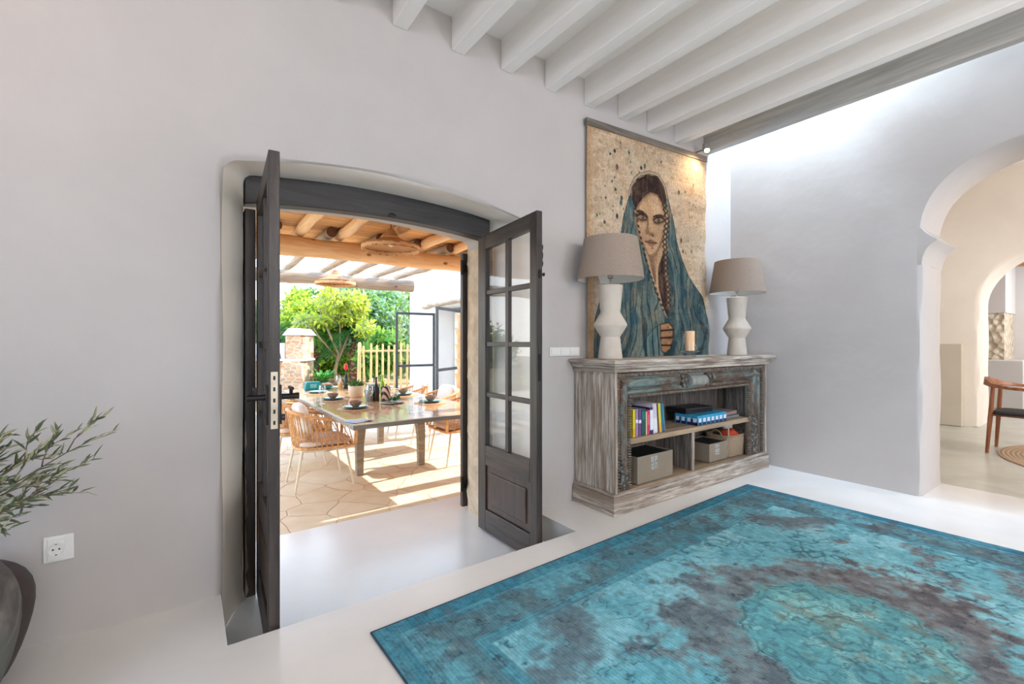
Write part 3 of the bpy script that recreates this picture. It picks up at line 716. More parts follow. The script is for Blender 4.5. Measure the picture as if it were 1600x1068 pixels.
skin = lay(np.zeros_like(c) + np.array((196, 166, 134), float), (160, 126, 98), ss(.5, .7, n2) * .45)
skin = lay(skin, (222, 198, 168), ss(.06, .0, np.hypot((s - PT['irisR'][0][0] + .03) , (z - PT['irisR'][0][1] - .10) / 1.3) - .03) * .6)
c[fc] = skin[fc]; nk = P_('neck') & ~P_('face') & ~P_('braid'); c[nk] = lay(skin, (150, 116, 90), np.full(s.shape, .45))[nk]
DK = (62, 44, 38)
for k, a_, w in (('shadowL', .50, .012), ('shadowR', .55, .012), ('noseshade', .55, .006)):
    pl = PT[k] + [PT[k][0]]; d = segd(s, z, pl); mm = np.where(P_(k), 1.0, ss(w, 0, d)) * (P_('face') | P_('neck')); c = lay(c, (104, 76, 60), mm * a_)
hl = segd(s, z, PT['hair'] + [PT['hair'][0]]); c = lay(c, (84, 62, 52), ss(.03, 0, hl) * fc * .55)
for k in ('eyeL', 'eyeR'):
    d = segd(s, z, PT[k] + [PT[k][0]]); c = lay(c, (84, 62, 52), ss(.030, .0, d) * fc * .8); mm = P_(k); c[mm] = np.array((150, 128, 104))
    c = lay(c, DK, ss(.006, .002, d) * fc)
for k in ('irisL', 'irisR'):
    a, b_ = PT[k][0]; q = np.hypot(s - a, z - b_); c = lay(c, (120, 96, 78), ss(.0145, .011, q)); c = lay(c, (44, 32, 30), ss(.004, .002, np.abs(q - .013))); c = lay(c, (24, 18, 18), ss(.007, .005, q)); c = lay(c, (236, 226, 210), ss(.004, .002, np.hypot(s - a + .004, z - b_ - .006)))
for k in ('browL', 'browR', 'lashL', 'lashR'): mm = P_(k); d = segd(s, z, PT[k] + [PT[k][0]]); c = lay(c, (48, 34, 30), np.where(mm, .95, ss(.005, 0, d) * .7) * (.8 + .2 * n3))
for k, q in (('lipU', (112, 74, 62)), ('lipL', (150, 108, 90))): mm = P_(k); d = segd(s, z, PT[k] + [PT[k][0]]); c = lay(c, q, np.where(mm, .9, ss(.005, 0, d) * .6))
mo = [PT['lipU'][0], PT['lipU'][-1], PT['lipU'][5], PT['lipU'][4]]; c = lay(c, (52, 34, 32), ss(.005, .002, segd(s, z, mo)))
a, b_ = PT['noseshade'][5]; c = lay(c, (56, 40, 36), ss(.010, .004, np.hypot((s - a + .012) / 1.6, z - b_ + .006)) * .9); c = lay(c, (70, 50, 44), ss(.008, .003, np.hypot((s - a + .034) / 1.3, z - b_ + .002)) * .8)
c = lay(c, (92, 68, 56), ss(.03, .0, np.hypot((s - PT['lipL'][3][0] + .01), (z - PT['lipL'][3][1] + .016) * 1.8)) * fc * .6)
nkd = segd(s, z, [PT['face'][11], PT['neck'][4]]); c = lay(c, (60, 46, 42), ss(.05, .0, nkd) * nk * .5)
# braid zigzag and beaded hems
tt = z * 2 * PI / .045; zig = segd(s, z, PT['trim']) 
c = lay(c, (190, 176, 150), ss(.030, .024, zig) * .55)
c = lay(c, (60, 44, 38), ss(.016, .008, np.abs(zig - .018 - .010 * np.sin(tt))) * (z < 1.40) * .85)
c = lay(c, (58, 44, 40), ss(.016, .010, segd(s, z, PT['trimL'])) * (np.sin(tt) > 0) * .85)
hd = segd(s, z, PT['hoodline']); c = lay(c, (176, 166, 146), ss(.011, .008, hd)); c = lay(c, (52, 50, 54), ss(.004, .001, np.abs(hd - .012)) * .8)
# hand and gathered cuff
cf = P_('cuff'); cu = lay(lay(cs, (132, 160, 160), np.full(s.shape, .5)), (24, 52, 66), ss(.3, .0, ridge2) * .8); c[cf] = cu[cf]
c = lay(c, (22, 40, 50), ss(.010, .003, segd(s, z, PT['cuff'][:4])) * .3)
hm = P_('hand'); hs = lay(np.zeros_like(c) + np.array((176, 138, 104), float), (84, 58, 44), ss(.5, .75, n2) * .6); c[hm] = hs[hm]
for i in (0, 2, 4): c = lay(c, (40, 28, 26), ss(.012, .003, segd(s, z, PT['fingers'][i:i + 2])) * .9)
for i in (0, 2, 4): c = lay(c, (214, 186, 152), ss(.014, .004, np.hypot(s - PT['fingers'][i + 1][0] + .035, (z - PT['fingers'][i + 1][1] - .022) * 1.1)) * .8)
c = lay(c, (30, 26, 30), ss(.012, .003, segd(s, z, PT['hand'] + [PT['hand'][0]])) * .45)
c = c * np.array((.94, .90, .86))
c = lay(c, (150, 124, 96), ss(.54, .72, fbm(s * 9, z * 14, 135, 5)) * .28); c *= (.80 + .26 * n3 + .10 * fbm(s * 200, z * 6, 105, 2))[..., None] * (.93 + .14 * n1)[..., None]
M['canvas'] = attr_mat('painted_linen', .92)
hang = thing('painted_hanging', 'tall painted linen wall hanging of a woman in a blue shawl above the console', 'wall hanging', (2.40, 2.43, 1.03))
dep = -.012 - .010 * np.sin(z * 3 + 1) * .6 - .006 * np.sin(z * 21 + 2 * s) * ss(.2, 1.5, s) - .004 * (n1 - .5)
wedge = .012 * np.sin(z * 5) * (s / CW)
top = (z / CHH) * (s / CW) * .055
pos = np.stack([s + wedge + (1 - z / CHH) * .05 * (s / CW), dep, z - .03 + top - .02 * (z / CHH)], -1).reshape(-1, 3)
cv = painted_grid('canvas', nx, ny, pos, c.reshape(-1, 3), M['canvas'], hang)
so = cv.modifiers.new('thickness', 'SOLIDIFY'); so.thickness = .003
b = MB(); b.cbox((CW / 2 - .0, -.012, 1.785), (CW + .03, .024, .052), roty(-math.atan2(.075, CW)))
b.build('hanging_bar', grain('bar_wood', (92, 84, 76), (134, 124, 112), axis='x'), hang, bevel=.002)
# ------------------------------------------------------------ carved console
WW1, WW2, WW3 = (132, 116, 102), (204, 194, 182), (142, 124, 108)
M['wash_z'] = grain('limed_wood_upright', WW1, WW2, WW3, axis='z', scale=15, stretch=16, rough=.8, bump=.6, thr=(.38, .60), dist=.004, dd=.15)
M['wash_x'] = grain('limed_wood_length', WW1, WW2, WW3, axis='h', scale=13, stretch=14, rough=.8, bump=.6, thr=(.38, .60), dist=.004, dd=.15)
M['wash_shaded'] = grain('shaded_limed_boards', (78, 68, 60), (134, 126, 118), (96, 84, 74), axis='z', scale=15, stretch=16, rough=.85, bump=.5, thr=(.38, .62), dist=.004, dd=.15)  # limed wood darkened to paint in the shade inside the open shelves
M['shelf_wood'] = grain('shelf_wood', (138, 114, 88), (182, 158, 130), (120, 98, 76), axis='x', scale=5, stretch=12, rough=.7, bump=.3, dist=.003)
def old_paint(name, axis):
    n = N(name); sv = (.25, 1, 1) if axis == 'x' else (1, 1, .25)
    co = n.coords(tuple(q * 7 for q in sv)); f = n.noise(co, 1.3, 6, .7, .8); co2 = n.coords(tuple(q * 16 for q in sv)); g = n.noise(co2, 1.6, 5, .7)
    c = n.ramp(g, [(.32, rgb(62, 48, 40)), (.55, rgb(106, 88, 74)), (.75, rgb(140, 130, 118))])
    c = n.mix(n.ramp(f, [(.50, (0, 0, 0, 1)), (.58, (1, 1, 1, 1))]), c, rgb(112, 134, 130))
    f2 = n.noise(n.coords(tuple(q * 5 for q in sv), (1, 2, 3)), 1.7, 5, .7)
    c = n.mix(n.ramp(f2, [(.60, (0, 0, 0, 1)), (.66, (1, 1, 1, 1))]), c, rgb(140, 84, 58))
    n.col(c); n.set(rough=.75); n.bump(g, .6, .006); return n.m
M['old_x'] = old_paint('old_painted_carving_rail', 'x'); M['old_z'] = old_paint('old_painted_carving_stile', 'z')
M['bead'] = plain('dark_carved_beading', (118, 104, 92), .8, var=.4, vs=40, bump=.4)
n = N('floral_carving'); co = n.coords(); v = n.n('ShaderNodeTexVoronoi'); v.inputs['Scale'].default_value = 42; n.l(co, v.inputs['Vector'])
n.col(n.mix(n.ramp(n.noise(co, 14, 4), [(.4, (0, 0, 0, 1)), (.6, (1, 1, 1, 1))]), n.ramp(v.outputs['Distance'], [(.0, rgb(168, 160, 146)), (.55, rgb(70, 60, 52))]), n.ramp(v.outputs['Distance'], [(.0, rgb(124, 140, 134)), (.55, rgb(62, 54, 50))])))
n.set(rough=.8); n.bump(v.outputs['Distance'], -1.0, .02); M['floral'] = n.m

ct = thing('carved_console', 'limed wooden console with old carved painted frame and open shelves against the wall', 'console', (3.31, 2.44, 0))
OX, OY = 3.31, 2.44
def cb(name, x0, x1, y0, y1, z0, z1, m, bev=.003): b = MB(); b.box(x0 - OX, x1 - OX, y0 - OY, y1 - OY, z0, z1); return b.build(name, m, ct, bevel=bev)
# plinth with bevelled upper edge
b = MB(); b.box(2.272 - OX, 4.352 - OX, 2.042 - OY, 0, 0, .118); b.box(2.284 - OX, 4.340 - OX, 2.054 - OY, 0, .118, .140); b.build('plinth', M['wash_x'], ct, bevel=.005)
# top in three stepped mouldings
b = MB(); b.box(2.235 - OX, 4.392 - OX, 2.000 - OY, 0, 1.006, 1.030); b.build('top', M['wash_x'], ct, bevel=.004)
for i, (o_, z0, z1) in enumerate(((.012, .992, 1.006), (.028, .972, .992), (.042, .946, .972))):
    b = MB(); b.box(2.235 + o_ - OX, 4.392 - o_ - OX, 2.000 + o_ - OY, 0, z0, z1); b.build('top_moulding', M['wash_x'], ct, bevel=.005)
cb('side_panel', 2.296, 2.330, 2.10, 2.44, .140, .946, M['wash_z']); cb('side_panel', 4.292, 4.326, 2.10, 2.44, .140, .946, M['wash_z'])
for k in range(5):
    cb('back_board', 2.33 + k * .3924, 2.33 + (k + 1) * .3924 - .004, 2.42, 2.44, .140, .946, M['wash_shaded'], .002)
b = MB()
for k in range(5): b.box(2.292 - OX, 2.298 - OX, 2.12 + k * .064 - OY, 2.12 + k * .064 + .052 - OY, .15, .93)
b.build('side_ribs', M['wash_z'], ct, bevel=.003)
cb('bottom_board', 2.33, 4.292, 2.06, 2.42, .128, .146, M['shelf_wood']); cb('shelf', 2.40, 4.10, 2.075, 2.42, .444, .482, M['shelf_wood']).parent = ct
cb('divider', 3.200, 3.232, 2.088, 2.42, .146, .444, M['wash_shaded']); cb('divider_edge', 3.198, 3.234, 2.078, 2.088, .146, .444, M['wash_z'])
# carved front frame
cb('frame_edge', 2.296, 2.318, 2.052, 2.10, .140, .946, M['wash_z']); cb('frame_edge', 4.304, 4.326, 2.052, 2.10, .140, .946, M['wash_z'])
cb('frame_back', 2.318, 2.46, 2.085, 2.10, .140, .946, M['old_z'], 0); cb('frame_back', 4.04, 4.304, 2.085, 2.10, .140, .946, M['old_z'], 0)
cb('frame_back', 2.46, 4.04, 2.085, 2.10, .765, .946, M['old_x'], 0)
def halfround(name, p0, p1, w, d, m):
    """convex moulding between two (x,z) points"""
    b = MB(); (xa, za), (xb, zb) = p0, p1; hor = abs(xb - xa) > abs(zb - za); n_ = 9; vs = []; fs = []
    for k in range(n_):
        a = PI * k / (n_ - 1); q = -w / 2 * math.cos(a); y = 2.086 - d * math.sin(a) - OY
        for (x, z) in (p0, p1): vs.append((x - OX, y, z + q) if hor else (x + q - OX, y, z))
    for k in range(n_ - 1): fs.append((2 * k, 2 * k + 1, 2 * k + 3, 2 * k + 2))
    fs += [tuple(2 * k for k in range(n_)), tuple(2 * k + 1 for k in range(n_))[::-1]]
    b.add(vs, fs); return b.build(name, m, ct, smooth='auto')
halfround('round_moulding', (2.405, .26), (2.405, .90), .062, .030, M['old_z']); halfround('round_moulding', (4.135, .50), (4.135, .90), .08, .030, M['old_z'])
halfround('round_moulding', (2.375, .865), (3.02, .865), .066, .034, M['old_x']); halfround('round_moulding', (3.46, .865), (4.21, .865), .066, .034, M['old_x'])
halfround('inner_moulding', (2.40, .805), (4.10, .805), .034, .020, M['old_x']); halfround('inner_moulding', (4.225, .15), (4.225, .93), .05, .018, M['old_z'])
def beads(name, pts, d, m=M['bead']):
    b = MB()
    for (x, z) in pts: b.pillow((x - OX, 2.078 - OY, z), d, p=.7, n=4, m=6)
    return b.build(name, m, ct, smooth=True)
beads('beading', [(2.337, z) for z in np.arange(.16, .92, .021)], (.032, .046, .014)); beads('beading', [(4.285, z) for z in np.arange(.16, .92, .0175)], (.026, .042, .014))
beads('beading', [(x, .925) for x in np.arange(2.335, 4.29, .022)], (.0135, .050, .034))
beads('beading', [(2.452, z) for z in np.arange(.16, .76, .0175)], (.026, .052, .0135)); beads('beading', [(4.055, z) for z in np.arange(.16, .76, .0175)], (.032, .056, .0135))
beads('beading', [(x, .776) for x in np.arange(2.46, 4.04, .0145)], (.011, .048, .022))
b = MB(); b.box(3.05 - OX, 3.13 - OX, 2.056 - OY, 2.086 - OY, .80, .905); b.build('floral_block', M['floral'], ct, bevel=.01)
b = MB(); b.box(3.36 - OX, 3.44 - OX, 2.056 - OY, 2.086 - OY, .80, .905); b.build('floral_block', M['floral'], ct, bevel=.01)
b = MB(); b.tube([(3.14 - OX + .0, 2.075 - OY, .85), (3.35 - OX, 2.075 - OY, .85)], .045, 14); b.build('crest_block', grain('silvered_crest', (110, 116, 112), (164, 164, 156), axis='z', scale=16), ct, bevel=.004)
b = MB(); b.box(2.36 - OX, 2.44 - OX, 2.060 - OY, 2.086 - OY, .150, .285); b.build('floral_block', M['floral'], ct, bevel=.01)
b = MB(); b.box(4.085 - OX, 4.195 - OX, 2.060 - OY, 2.086 - OY, .150, .48); b.build('floral_block', M['floral'], ct, bevel=.01)
beads('rosette', [(2.40 + .026 * math.cos(a), .335 + .026 * math.sin(a)) for a in lin(0, 2 * PI, 8)[:-1]] + [(2.40, .335)], (.022, .05, .022), M['floral'])

# books on the shelf
SZ = .4825
def book(label, x, w, h, d, tilt, cover, band=None):
    t = thing('book', label, 'book', (x, 2.105, SZ + .0008), group='books standing at the left end of the shelf', rot=(0, -tilt, math.radians(0)))
    b = MB(); b.box(0, .0022, 0, d, 0, h); b.box(w - .0022, w, 0, d, 0, h); b.box(0, w, -.002, .002, 0, h); b.build('cover', plain('book_cover', cover, .35, var=.08, vs=30), t)
    b = MB(); b.box(.0022, w - .0022, .002, d - .004, .003, h - .003); b.build('pages', plain('book_pages', (222, 214, 198), .9), t)
    if band: b = MB(); b.box(.0015, w - .0015, -.0032, -.001, h * band[1], h * band[2]); b.build('spine_label', plain('spine_label', band[0], .5), t)
bk = [('slim yellow book at the far left end of the shelf', .016, .215, (224, 204, 40), 0, ((236, 170, 30), .05, .3)),
      ('grey-lilac book with white lettering beside the yellow one', .020, .215, (150, 130, 160), .00, ((232, 228, 236), .50, .62)),
      ('purple book with white mark right of the lilac one', .022, .212, (96, 62, 120), .0, ((226, 220, 236), .48, .6)),
      ('dark green book in the left half of the book row', .030, .212, (24, 72, 62), 0, ((30, 110, 104), .6, .9)),
      ('very slim cream book right of the dark green book', .008, .185, (214, 200, 172), 0, None),
      ('pink-red book in the middle of the row', .018, .195, (206, 48, 92), .02, ((236, 96, 120), .4, .8)),
      ('navy book with white lettering up its spine', .026, .215, (34, 36, 92), .03, ((232, 232, 240), .15, .9)),
      ('thick white and lilac book leaning left', .034, .240, (206, 198, 214), .14, ((228, 224, 232), .05, .5)),
      ('dark red slim book between the white and yellow ones', .010, .235, (96, 26, 40), .15, None),
      ('lime yellow book leaning left near the end of the row', .018, .238, (214, 212, 40), .17, ((236, 176, 40), .04, .35)),
      ('teal book leaning behind the lime yellow one', .016, .235, (30, 104, 136), .20, None),
      ('large blue picture book at the right end of the row', .010, .235, (58, 132, 168), .24, ((214, 80, 50), .04, .12))]
bx = 2.532
for (lb, w, h, c_, tl, bd_) in bk:
    w *= 1.42; h *= .90; book(lb, bx, w, h, .16, tl * .55, c_, bd_); bx += w / math.cos(tl * .55) + .004 + .35 * h * max(0, 0)
# blue boxes
M['box_blue'] = plain('navy_box', (24, 40, 96), .4, var=.1); M['box_teal'] = plain('sky_blue_lid', (44, 150, 190), .4, var=.1); M['lab'] = plain('white_label', (214, 222, 236), .5, var=.06)
def blue_box(label, loc, rz, group='blue labelled boxes on the shelf', w=.052, h=.098, d=.14):
    t = thing('card_box', label, 'box', loc, rz, group)
    b = MB(); b.box(-w / 2, w / 2, 0, d, 0, h * .62); b.build('tray', M['box_blue'], t, bevel=.002)
    b = MB(); b.box(-w / 2, w / 2, 0, d, h * .62, h); b.box(-w / 2, -w / 2 + .010, -.0005, .02, 0, h * .62); b.build('lid', M['box_teal'], t, bevel=.002)
    b = MB(); b.box(-w / 2 + .013, w / 2 - .008, -.0025, 0, h * .32, h * .72); b.build('label', M['lab'], t)
    return t
XB = 3.295
for i in range(7):
    o_ = ('blue box with white label at the front left corner of the boxes', 'second blue box from the left in the front row', 'third blue box from the left in the front row', 'fourth blue box from the left in the front row', 'fifth blue box from the left in the front row', 'sixth blue box from the left in the front row', 'last blue box at the right end of the front row')[i]
    q = blue_box(o_, (XB + .030 + i * .0605, 2.092, SZ + .0005), 0, h=.078, w=.058, d=.05 if i == 0 else .19)
    if i == 0: b = MB(); b.box(-.0315, -.029, .008, .040, .025, .056); b.build('label', M['lab'], q)
for i in range(3):
    o_ = ('blue box facing left, next behind the front corner box', 'middle one of the blue boxes facing left', 'rearmost blue box facing left, near the back boards')[i]
    blue_box(o_, (XB + .001, 2.171 + i * .0525, SZ + .0005), -PI / 2, 'blue boxes turned to the left on the shelf', h=.078, w=.049, d=.057)
t = thing('flat_case', 'flat black case lying on the blue boxes', 'case', (3.43, 2.19, SZ + .0785), math.radians(-4))
b = MB(); b.box(-.13, .22, 0, .19, 0, .022); b.build('case_base', M['black_plastic'], t, bevel=.004)
b = MB(); b.box(-.13, .22, 0, .19, .023, .046); b.build('case_lid', plain('dark_lid', (30, 26, 34), .35), t, bevel=.004)
for i, (c_, w, z) in enumerate((((128, 126, 124), .20, 0), ((154, 126, 120), .19, .031))):
    t = thing('book', ('thick grey book lying at the right end of the shelf, under another', 'pinkish grey book lying on top of the thick grey one')[i], 'book', (3.79, 2.13, SZ + z), math.radians(4 * i), 'books lying flat on the shelf')
    b = MB(); b.box(-.06, w, 0, .003, 0, .030); b.box(-.06, w, 0, .16, 0, .003); b.box(-.06, w, 0, .16, .027, .030); b.build('cover', plain('cloth_cover', c_, .6), t)
    b = MB(); b.box(-.057, w - .004, .003, .156, .003, .027); b.build('pages', plain('grey_pages', (196, 190, 182), .9), t)
# storage boxes
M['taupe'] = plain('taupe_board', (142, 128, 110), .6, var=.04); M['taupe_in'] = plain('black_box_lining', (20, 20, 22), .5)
M['tag'] = plain('silver_mark', (190, 194, 196), .4, .3)
def storage(label, x0, x1, y0, y1, h, kind):
    t = thing('storage_box', label, 'storage box', ((x0 + x1) / 2, y0, .1465), group='taupe storage boxes at the bottom of the console')
    w = (x1 - x0) / 2; d = y1 - y0; q = .004
    b = MB(); b.box(-w, w, 0, q, 0, h); b.box(-w, w, d - q, d, 0, h); b.box(-w, -w + q, q, d - q, 0, h); b.box(w - q, w, q, d - q, 0, h); b.box(-w, w, 0, d, 0, q); b.build('box_body', M['taupe'], t)
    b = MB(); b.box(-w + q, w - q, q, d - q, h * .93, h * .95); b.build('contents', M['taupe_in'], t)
    b = MB(); s_ = .0135 if kind == 0 else .0125
    glyph = (["111 111", "1 1 1 1", "111 111", "1 1 1  ", "  1 1 1", "111 111", "1 1 1 1", "1 1 1 1", "111 1 1"], ["1111111", "1 1 1 1", "1111111", "       ", "1111111", "1  1  1", "1111111", "       ", "1111111"])[kind]
    for r, row in enumerate(glyph):
        for k, ch in enumerate(row):
            if ch == '1': b.box(-.05 + k * s_ * .72, -.05 + k * s_ * .72 + s_ * .66, -.0012, .0002, h * .86 - r * s_ * .75, h * .86 - r * s_ * .75 + s_ * .7)
    b.build('printed_mark', M['tag'], t)
storage('large open taupe storage box with square printed mark, bottom left of the console', 2.562, 2.965, 2.088, 2.35, .195, 0)
storage('smaller open taupe storage box with printed mark, right of the shelf divider', 3.515, 3.79, 2.125, 2.36, .155, 1)
# wicker basket
n = N('wicker'); co = n.coords(); w1 = n.n('ShaderNodeTexWave'); w1.inputs['Scale'].default_value = 26; w1.bands_direction = 'Z'; n.l(co, w1.inputs[0])
w2 = n.n('ShaderNodeTexWave'); w2.inputs['Scale'].default_value = 22; w2.bands_direction = 'X'; n.l(co, w2.inputs[0])
mm = n.mix(.5, w1.outputs[0], w2.outputs[0], 'MULTIPLY'); n.col(n.ramp(mm, [(.1, rgb(138, 110, 82)), (.8, rgb(206, 184, 154))])); n.set(rough=.8); n.bump(mm, .8, .006); M['wicker'] = n.m
t = thing('wicker_basket', 'pale wicker basket with loop handles at the bottom right of the console', 'basket', (3.978, 2.235, .1465))
def rrect(w, d, r, n_=6):
    p = []
    for (cx_, cy_, a0) in ((w - r, d - r, 0), (-w + r, d - r, PI / 2), (-w + r, -d + r, PI), (w - r, -d + r, 1.5 * PI)):
        for k in range(n_): a = a0 + PI / 2 * k / (n_ - 1); p.append((cx_ + r * math.cos(a), cy_ + r * math.sin(a)))
    return p
vs = []; fs = []; levels = [(0, .155, .105), (.06, .165, .112), (.12, .172, .118), (.175, .176, .12), (.175, .166, .11), (.10, .160, .106), (.01, .148, .098)]
for (z_, w, d) in levels: vs += [(x, y, z_) for x, y in rrect(w, d, .05)]
L = 24
for i in range(len(levels) - 1):
    for k in range(L): fs.append((i * L + k, i * L + (k + 1) % L, (i + 1) * L + (k + 1) % L, (i + 1) * L + k))
fs += [tuple(range(L))[::-1], tuple((len(levels) - 1) * L + k for k in range(L))]
b = MB(); b.add(vs, fs); b.build('basket_body', M['wicker'], t, smooth='auto')
b = MB(); b.tube([(x, y, .178) for x, y in rrect(.172, .116, .05)], .009, 6, closed=True); b.build('rim', M['wicker'], t, smooth=True)
b = MB(); b.tube([(-.172 - .012 * math.sin(a), .05 * math.cos(a), .18 + .05 * math.sin(a)) for a in lin(0, PI, 10)], .006, 6); b.build('handle', M['wicker'], t, smooth=True)
b = MB(); b.tube([(.160 + .0 * math.sin(a), .05 * math.cos(a), .18 + .05 * math.sin(a)) for a in lin(0, PI, 10)], .006, 6); b.build('handle', M['wicker'], t, smooth=True)
def lump(name, label, cat, c_, d, colr, seed, parent=None, rough=.6, amp=.2):
    b = MB(); b.pillow((0, 0, 0), d, p=.9, n=12, m=16); r_ = random.Random(seed)
    b.v = [tuple(q * (1 + amp * math.sin(9 * p[0] / d[0] + seed) * math.sin(8 * p[1] / d[1] + 1) * math.cos(7 * p[2] / d[2])) for q in p) for p in b.v]
    b.v = [(p[0] + c_[0], p[1] + c_[1], p[2] + c_[2]) for p in b.v]
    o = b.build(name, plain(name, colr, rough, bump=.4, bs=40), None, smooth=True); return tag(o, label, cat)
lump('red_toy', 'crumpled orange-red thing filling the wicker basket', 'toy', (3.95, 2.20, .318), (.20, .12, .11), (206, 70, 38), 2)
lump('white_bag', 'crumpled white plastic bag sticking out of the wicker basket', 'bag', (4.01, 2.25, .385), (.10, .09, .12), (206, 210, 214), 5, amp=.35)
b = MB(); b.box(3.850, 3.866, 2.150, 2.156, .25, .40); tag(b.build('wooden_ruler', plain('pale_wood', (190, 172, 146)), bevel=.001), 'pale flat stick standing upright at the left of the wicker basket', 'stick')

# ------------------------------------------------------------ table lamps, candle
TOPZ = 1.0305
M['ceramic'] = plain('matt_white_ceramic', (202, 191, 177), .75, var=.05, bump=.15, bs=90)
M['linen'] = grain('linen_shade', (142, 125, 111), (162, 145, 131), axis='x', scale=40, stretch=8, rough=.9, bump=.15, thr=(.3, .7), dist=.001)
M['shade_in'] = plain('shade_lining', (222, 220, 214), .8, var=.02)
def table_lamp(label, x, y, k=1.0, rz=0):
    t = thing('table_lamp', label, 'table lamp', (x, y, TOPZ), rz, 'table lamps on the console', scale=(k, k, k))
    pr_ = [(.001, 0), (.078, 0), (.083, .004), (.083, .02), (.072, .115), (.067, .155), (.070, .160), (.112, .228), (.116, .240), (.112, .252), (.070, .325), (.068, .338), (.072, .36), (.085, .500), (.086, .516), (.080, .520), (.001, .520)]
    b = MB(); b.lathe(pr_, n=48); b.build('lamp_base', M['ceramic'], t, smooth='auto')
    b = MB(); b.tube([(0, 0, .518), (0, 0, .66)], .0075, 10); b.lathe([(.020, .52), (.020, .526), (.010, .532)], n=20); b.lathe([(.014, .566), (.019, .57), (.019, .60), (.014, .604)], n=20); b.build('lamp_stem', M['chrome'], t, smooth='auto')
    b = MB(); b.lathe([(.233, .558), (.186, .845), (.1835, .845), (.2305, .558), (.233, .558)], n=64); sh_ = b.build('lamp_shade', M['linen'], t, smooth='auto')
    b = MB(); b.lathe([(.2295, .560), (.1825, .843)], n=64); b.build('shade_lining', M['shade_in'], sh_, smooth='auto')
    b = MB()
    for a in (0, 2 * PI / 3, 4 * PI / 3): b.tube([(0, 0, .64), (.205 * math.cos(a), .205 * math.sin(a), .70)], .0025, 6)
    b.build('shade_carrier', M['chrome'], t)
    b = MB(); b.pillow((0, 0, .665), (.055, .055, .085), p=1.0, n=10, m=16); b.build('bulb', plain('opal_bulb', (236, 234, 228), .3, var=.02), t, smooth=True)
table_lamp('white faceted ceramic table lamp with taupe shade at the left end of the console', 2.425, 2.215)
table_lamp('white faceted ceramic table lamp with taupe shade at the right end of the console', 4.03, 2.17, 1.0, .5)
t = thing('candle_holder', 'clear glass hurricane holder round the cream candle on the console', 'candle holder', (3.325, 2.18, TOPZ))
b = MB(); b.lathe([(.001, 0), (.050, 0), (.052, .006), (.028, .014), (.016, .022), (.018, .03), (.05, .036), (.082, .045), (.084, .05), (.05, .042), (.001, .038)], n=32); b.build('glass_foot', M['crystal'], t, smooth='auto')
b = MB(); b.lathe([(.064, .044), (.062, .10), (.064, .205), (.065, .207)], n=40); b.build('glass_chimney', M['glass'], t, smooth='auto')
t = thing('candle', 'cream pillar candle inside the glass holder on the console', 'candle', (3.325, 2.18, TOPZ + .0465))
b = MB(); b.lathe([(.001, 0), (.036, 0), (.037, .004), (.037, .158), (.034, .162), (.012, .158), (.001, .157)], n=28); b.build('wax', plain('cream_wax', (248, 208, 162), .8, var=.03, sub=.2), t, smooth='auto')
b = MB(); b.tube([(0, 0, .155), (.001, 0, .172)], .0015, 6); b.build('wick', M['black_plastic'], t)

# ------------------------------------------------------------ two big jars and the olive branches
def jar(name, label, loc, prof, m, tilt=(0, 0, 0)):
    t = thing(name, label, 'jar', loc, rot=tilt); b = MB(); b.lathe(prof, n=56, wob=.004); b.build('jar_body', m, t, smooth=True, sub=1); return t
n = N('aged_grey_clay'); co = n.coords((1, 1, 1)); f = n.noise(co, 7, 6, .7, 1.2)
c_ = n.ramp(f, [(.32, rgb(66, 60, 58)), (.5, rgb(104, 98, 94)), (.68, rgb(140, 134, 128))]); c_ = n.mix(n.ramp(n.noise(n.coords((4, 4, 1)), 1.5, 4), [(.55, (0, 0, 0, 1)), (.62, (1, 1, 1, 1))]), c_, rgb(98, 102, 96))
n.col(c_); n.set(rough=.7); n.bump(f, .5, .01); M['clay'] = n.m
M['clay_dark'] = plain('dark_brown_clay', (70, 58, 56), .6, var=.3, vs=9, bump=.4, bs=20)
prof1 = [(.001, 0), (.10, 0), (.125, .02), (.175, .12), (.228, .26), (.245, .38), (.240, .48), (.205, .56), (.150, .61), (.118, .635), (.112, .665), (.128, .685), (.124, .692), (.100, .672), (.098, .60), (.001, .58)]
jar('clay_jar', 'tall bulging grey clay jar at the left edge holding olive branches', (-.640, 1.90, 0), [(r_, z_ * .90) for r_, z_ in prof1], M['clay'])
prof2 = [(.001, 0), (.08, 0), (.10, .02), (.135, .12), (.165, .26), (.172, .36), (.150, .44), (.100, .49), (.08, .50), (.085, .515), (.070, .51), (.068, .47), (.001, .46)]
jar('clay_jar', 'smaller dark brown clay jar half hidden behind the grey one', (-.605, 2.262, 0), [(r_, z_ * .80) for r_, z_ in prof2], M['clay_dark'])
M['olive'] = plain('olive_leaf', (88, 100, 70), .5, var=.35, vs=25); M['olive_pale'] = plain('olive_leaf_pale', (158, 156, 122), .55, var=.25, vs=25); M['twig'] = plain('olive_twig', (112, 92, 72), .8, var=.2)
def leaf(b, p, d, up, L, w):
    d = d.normalized(); s_ = d.cross(up); s_ = s_.normalized() if s_.length > .01 else Vector((1, 0, 0)); nn = s_.cross(d)
    pts = [p, p + d * L * .3 + s_ * w / 2 + nn * .08 * L, p + d * L * .65 + s_ * w * .42 + nn * .06 * L, p + d * L, p + d * L * .65 - s_ * w * .42 + nn * .06 * L, p + d * L * .3 - s_ * w / 2 + nn * .08 * L, p + d * L * .3, p + d * L * .65]
    b.add(pts, [(0, 1, 6), (1, 2, 7, 6), (2, 3, 7), (0, 6, 5), (6, 7, 4, 5), (7, 3, 4)])
t = thing('olive_branches', 'leafy olive branches spreading out of the tall grey jar', 'branches', (-.660, 1.90, .575))
rs = random.Random(12); stems = MB(); lf1 = MB(); lf2 = MB()
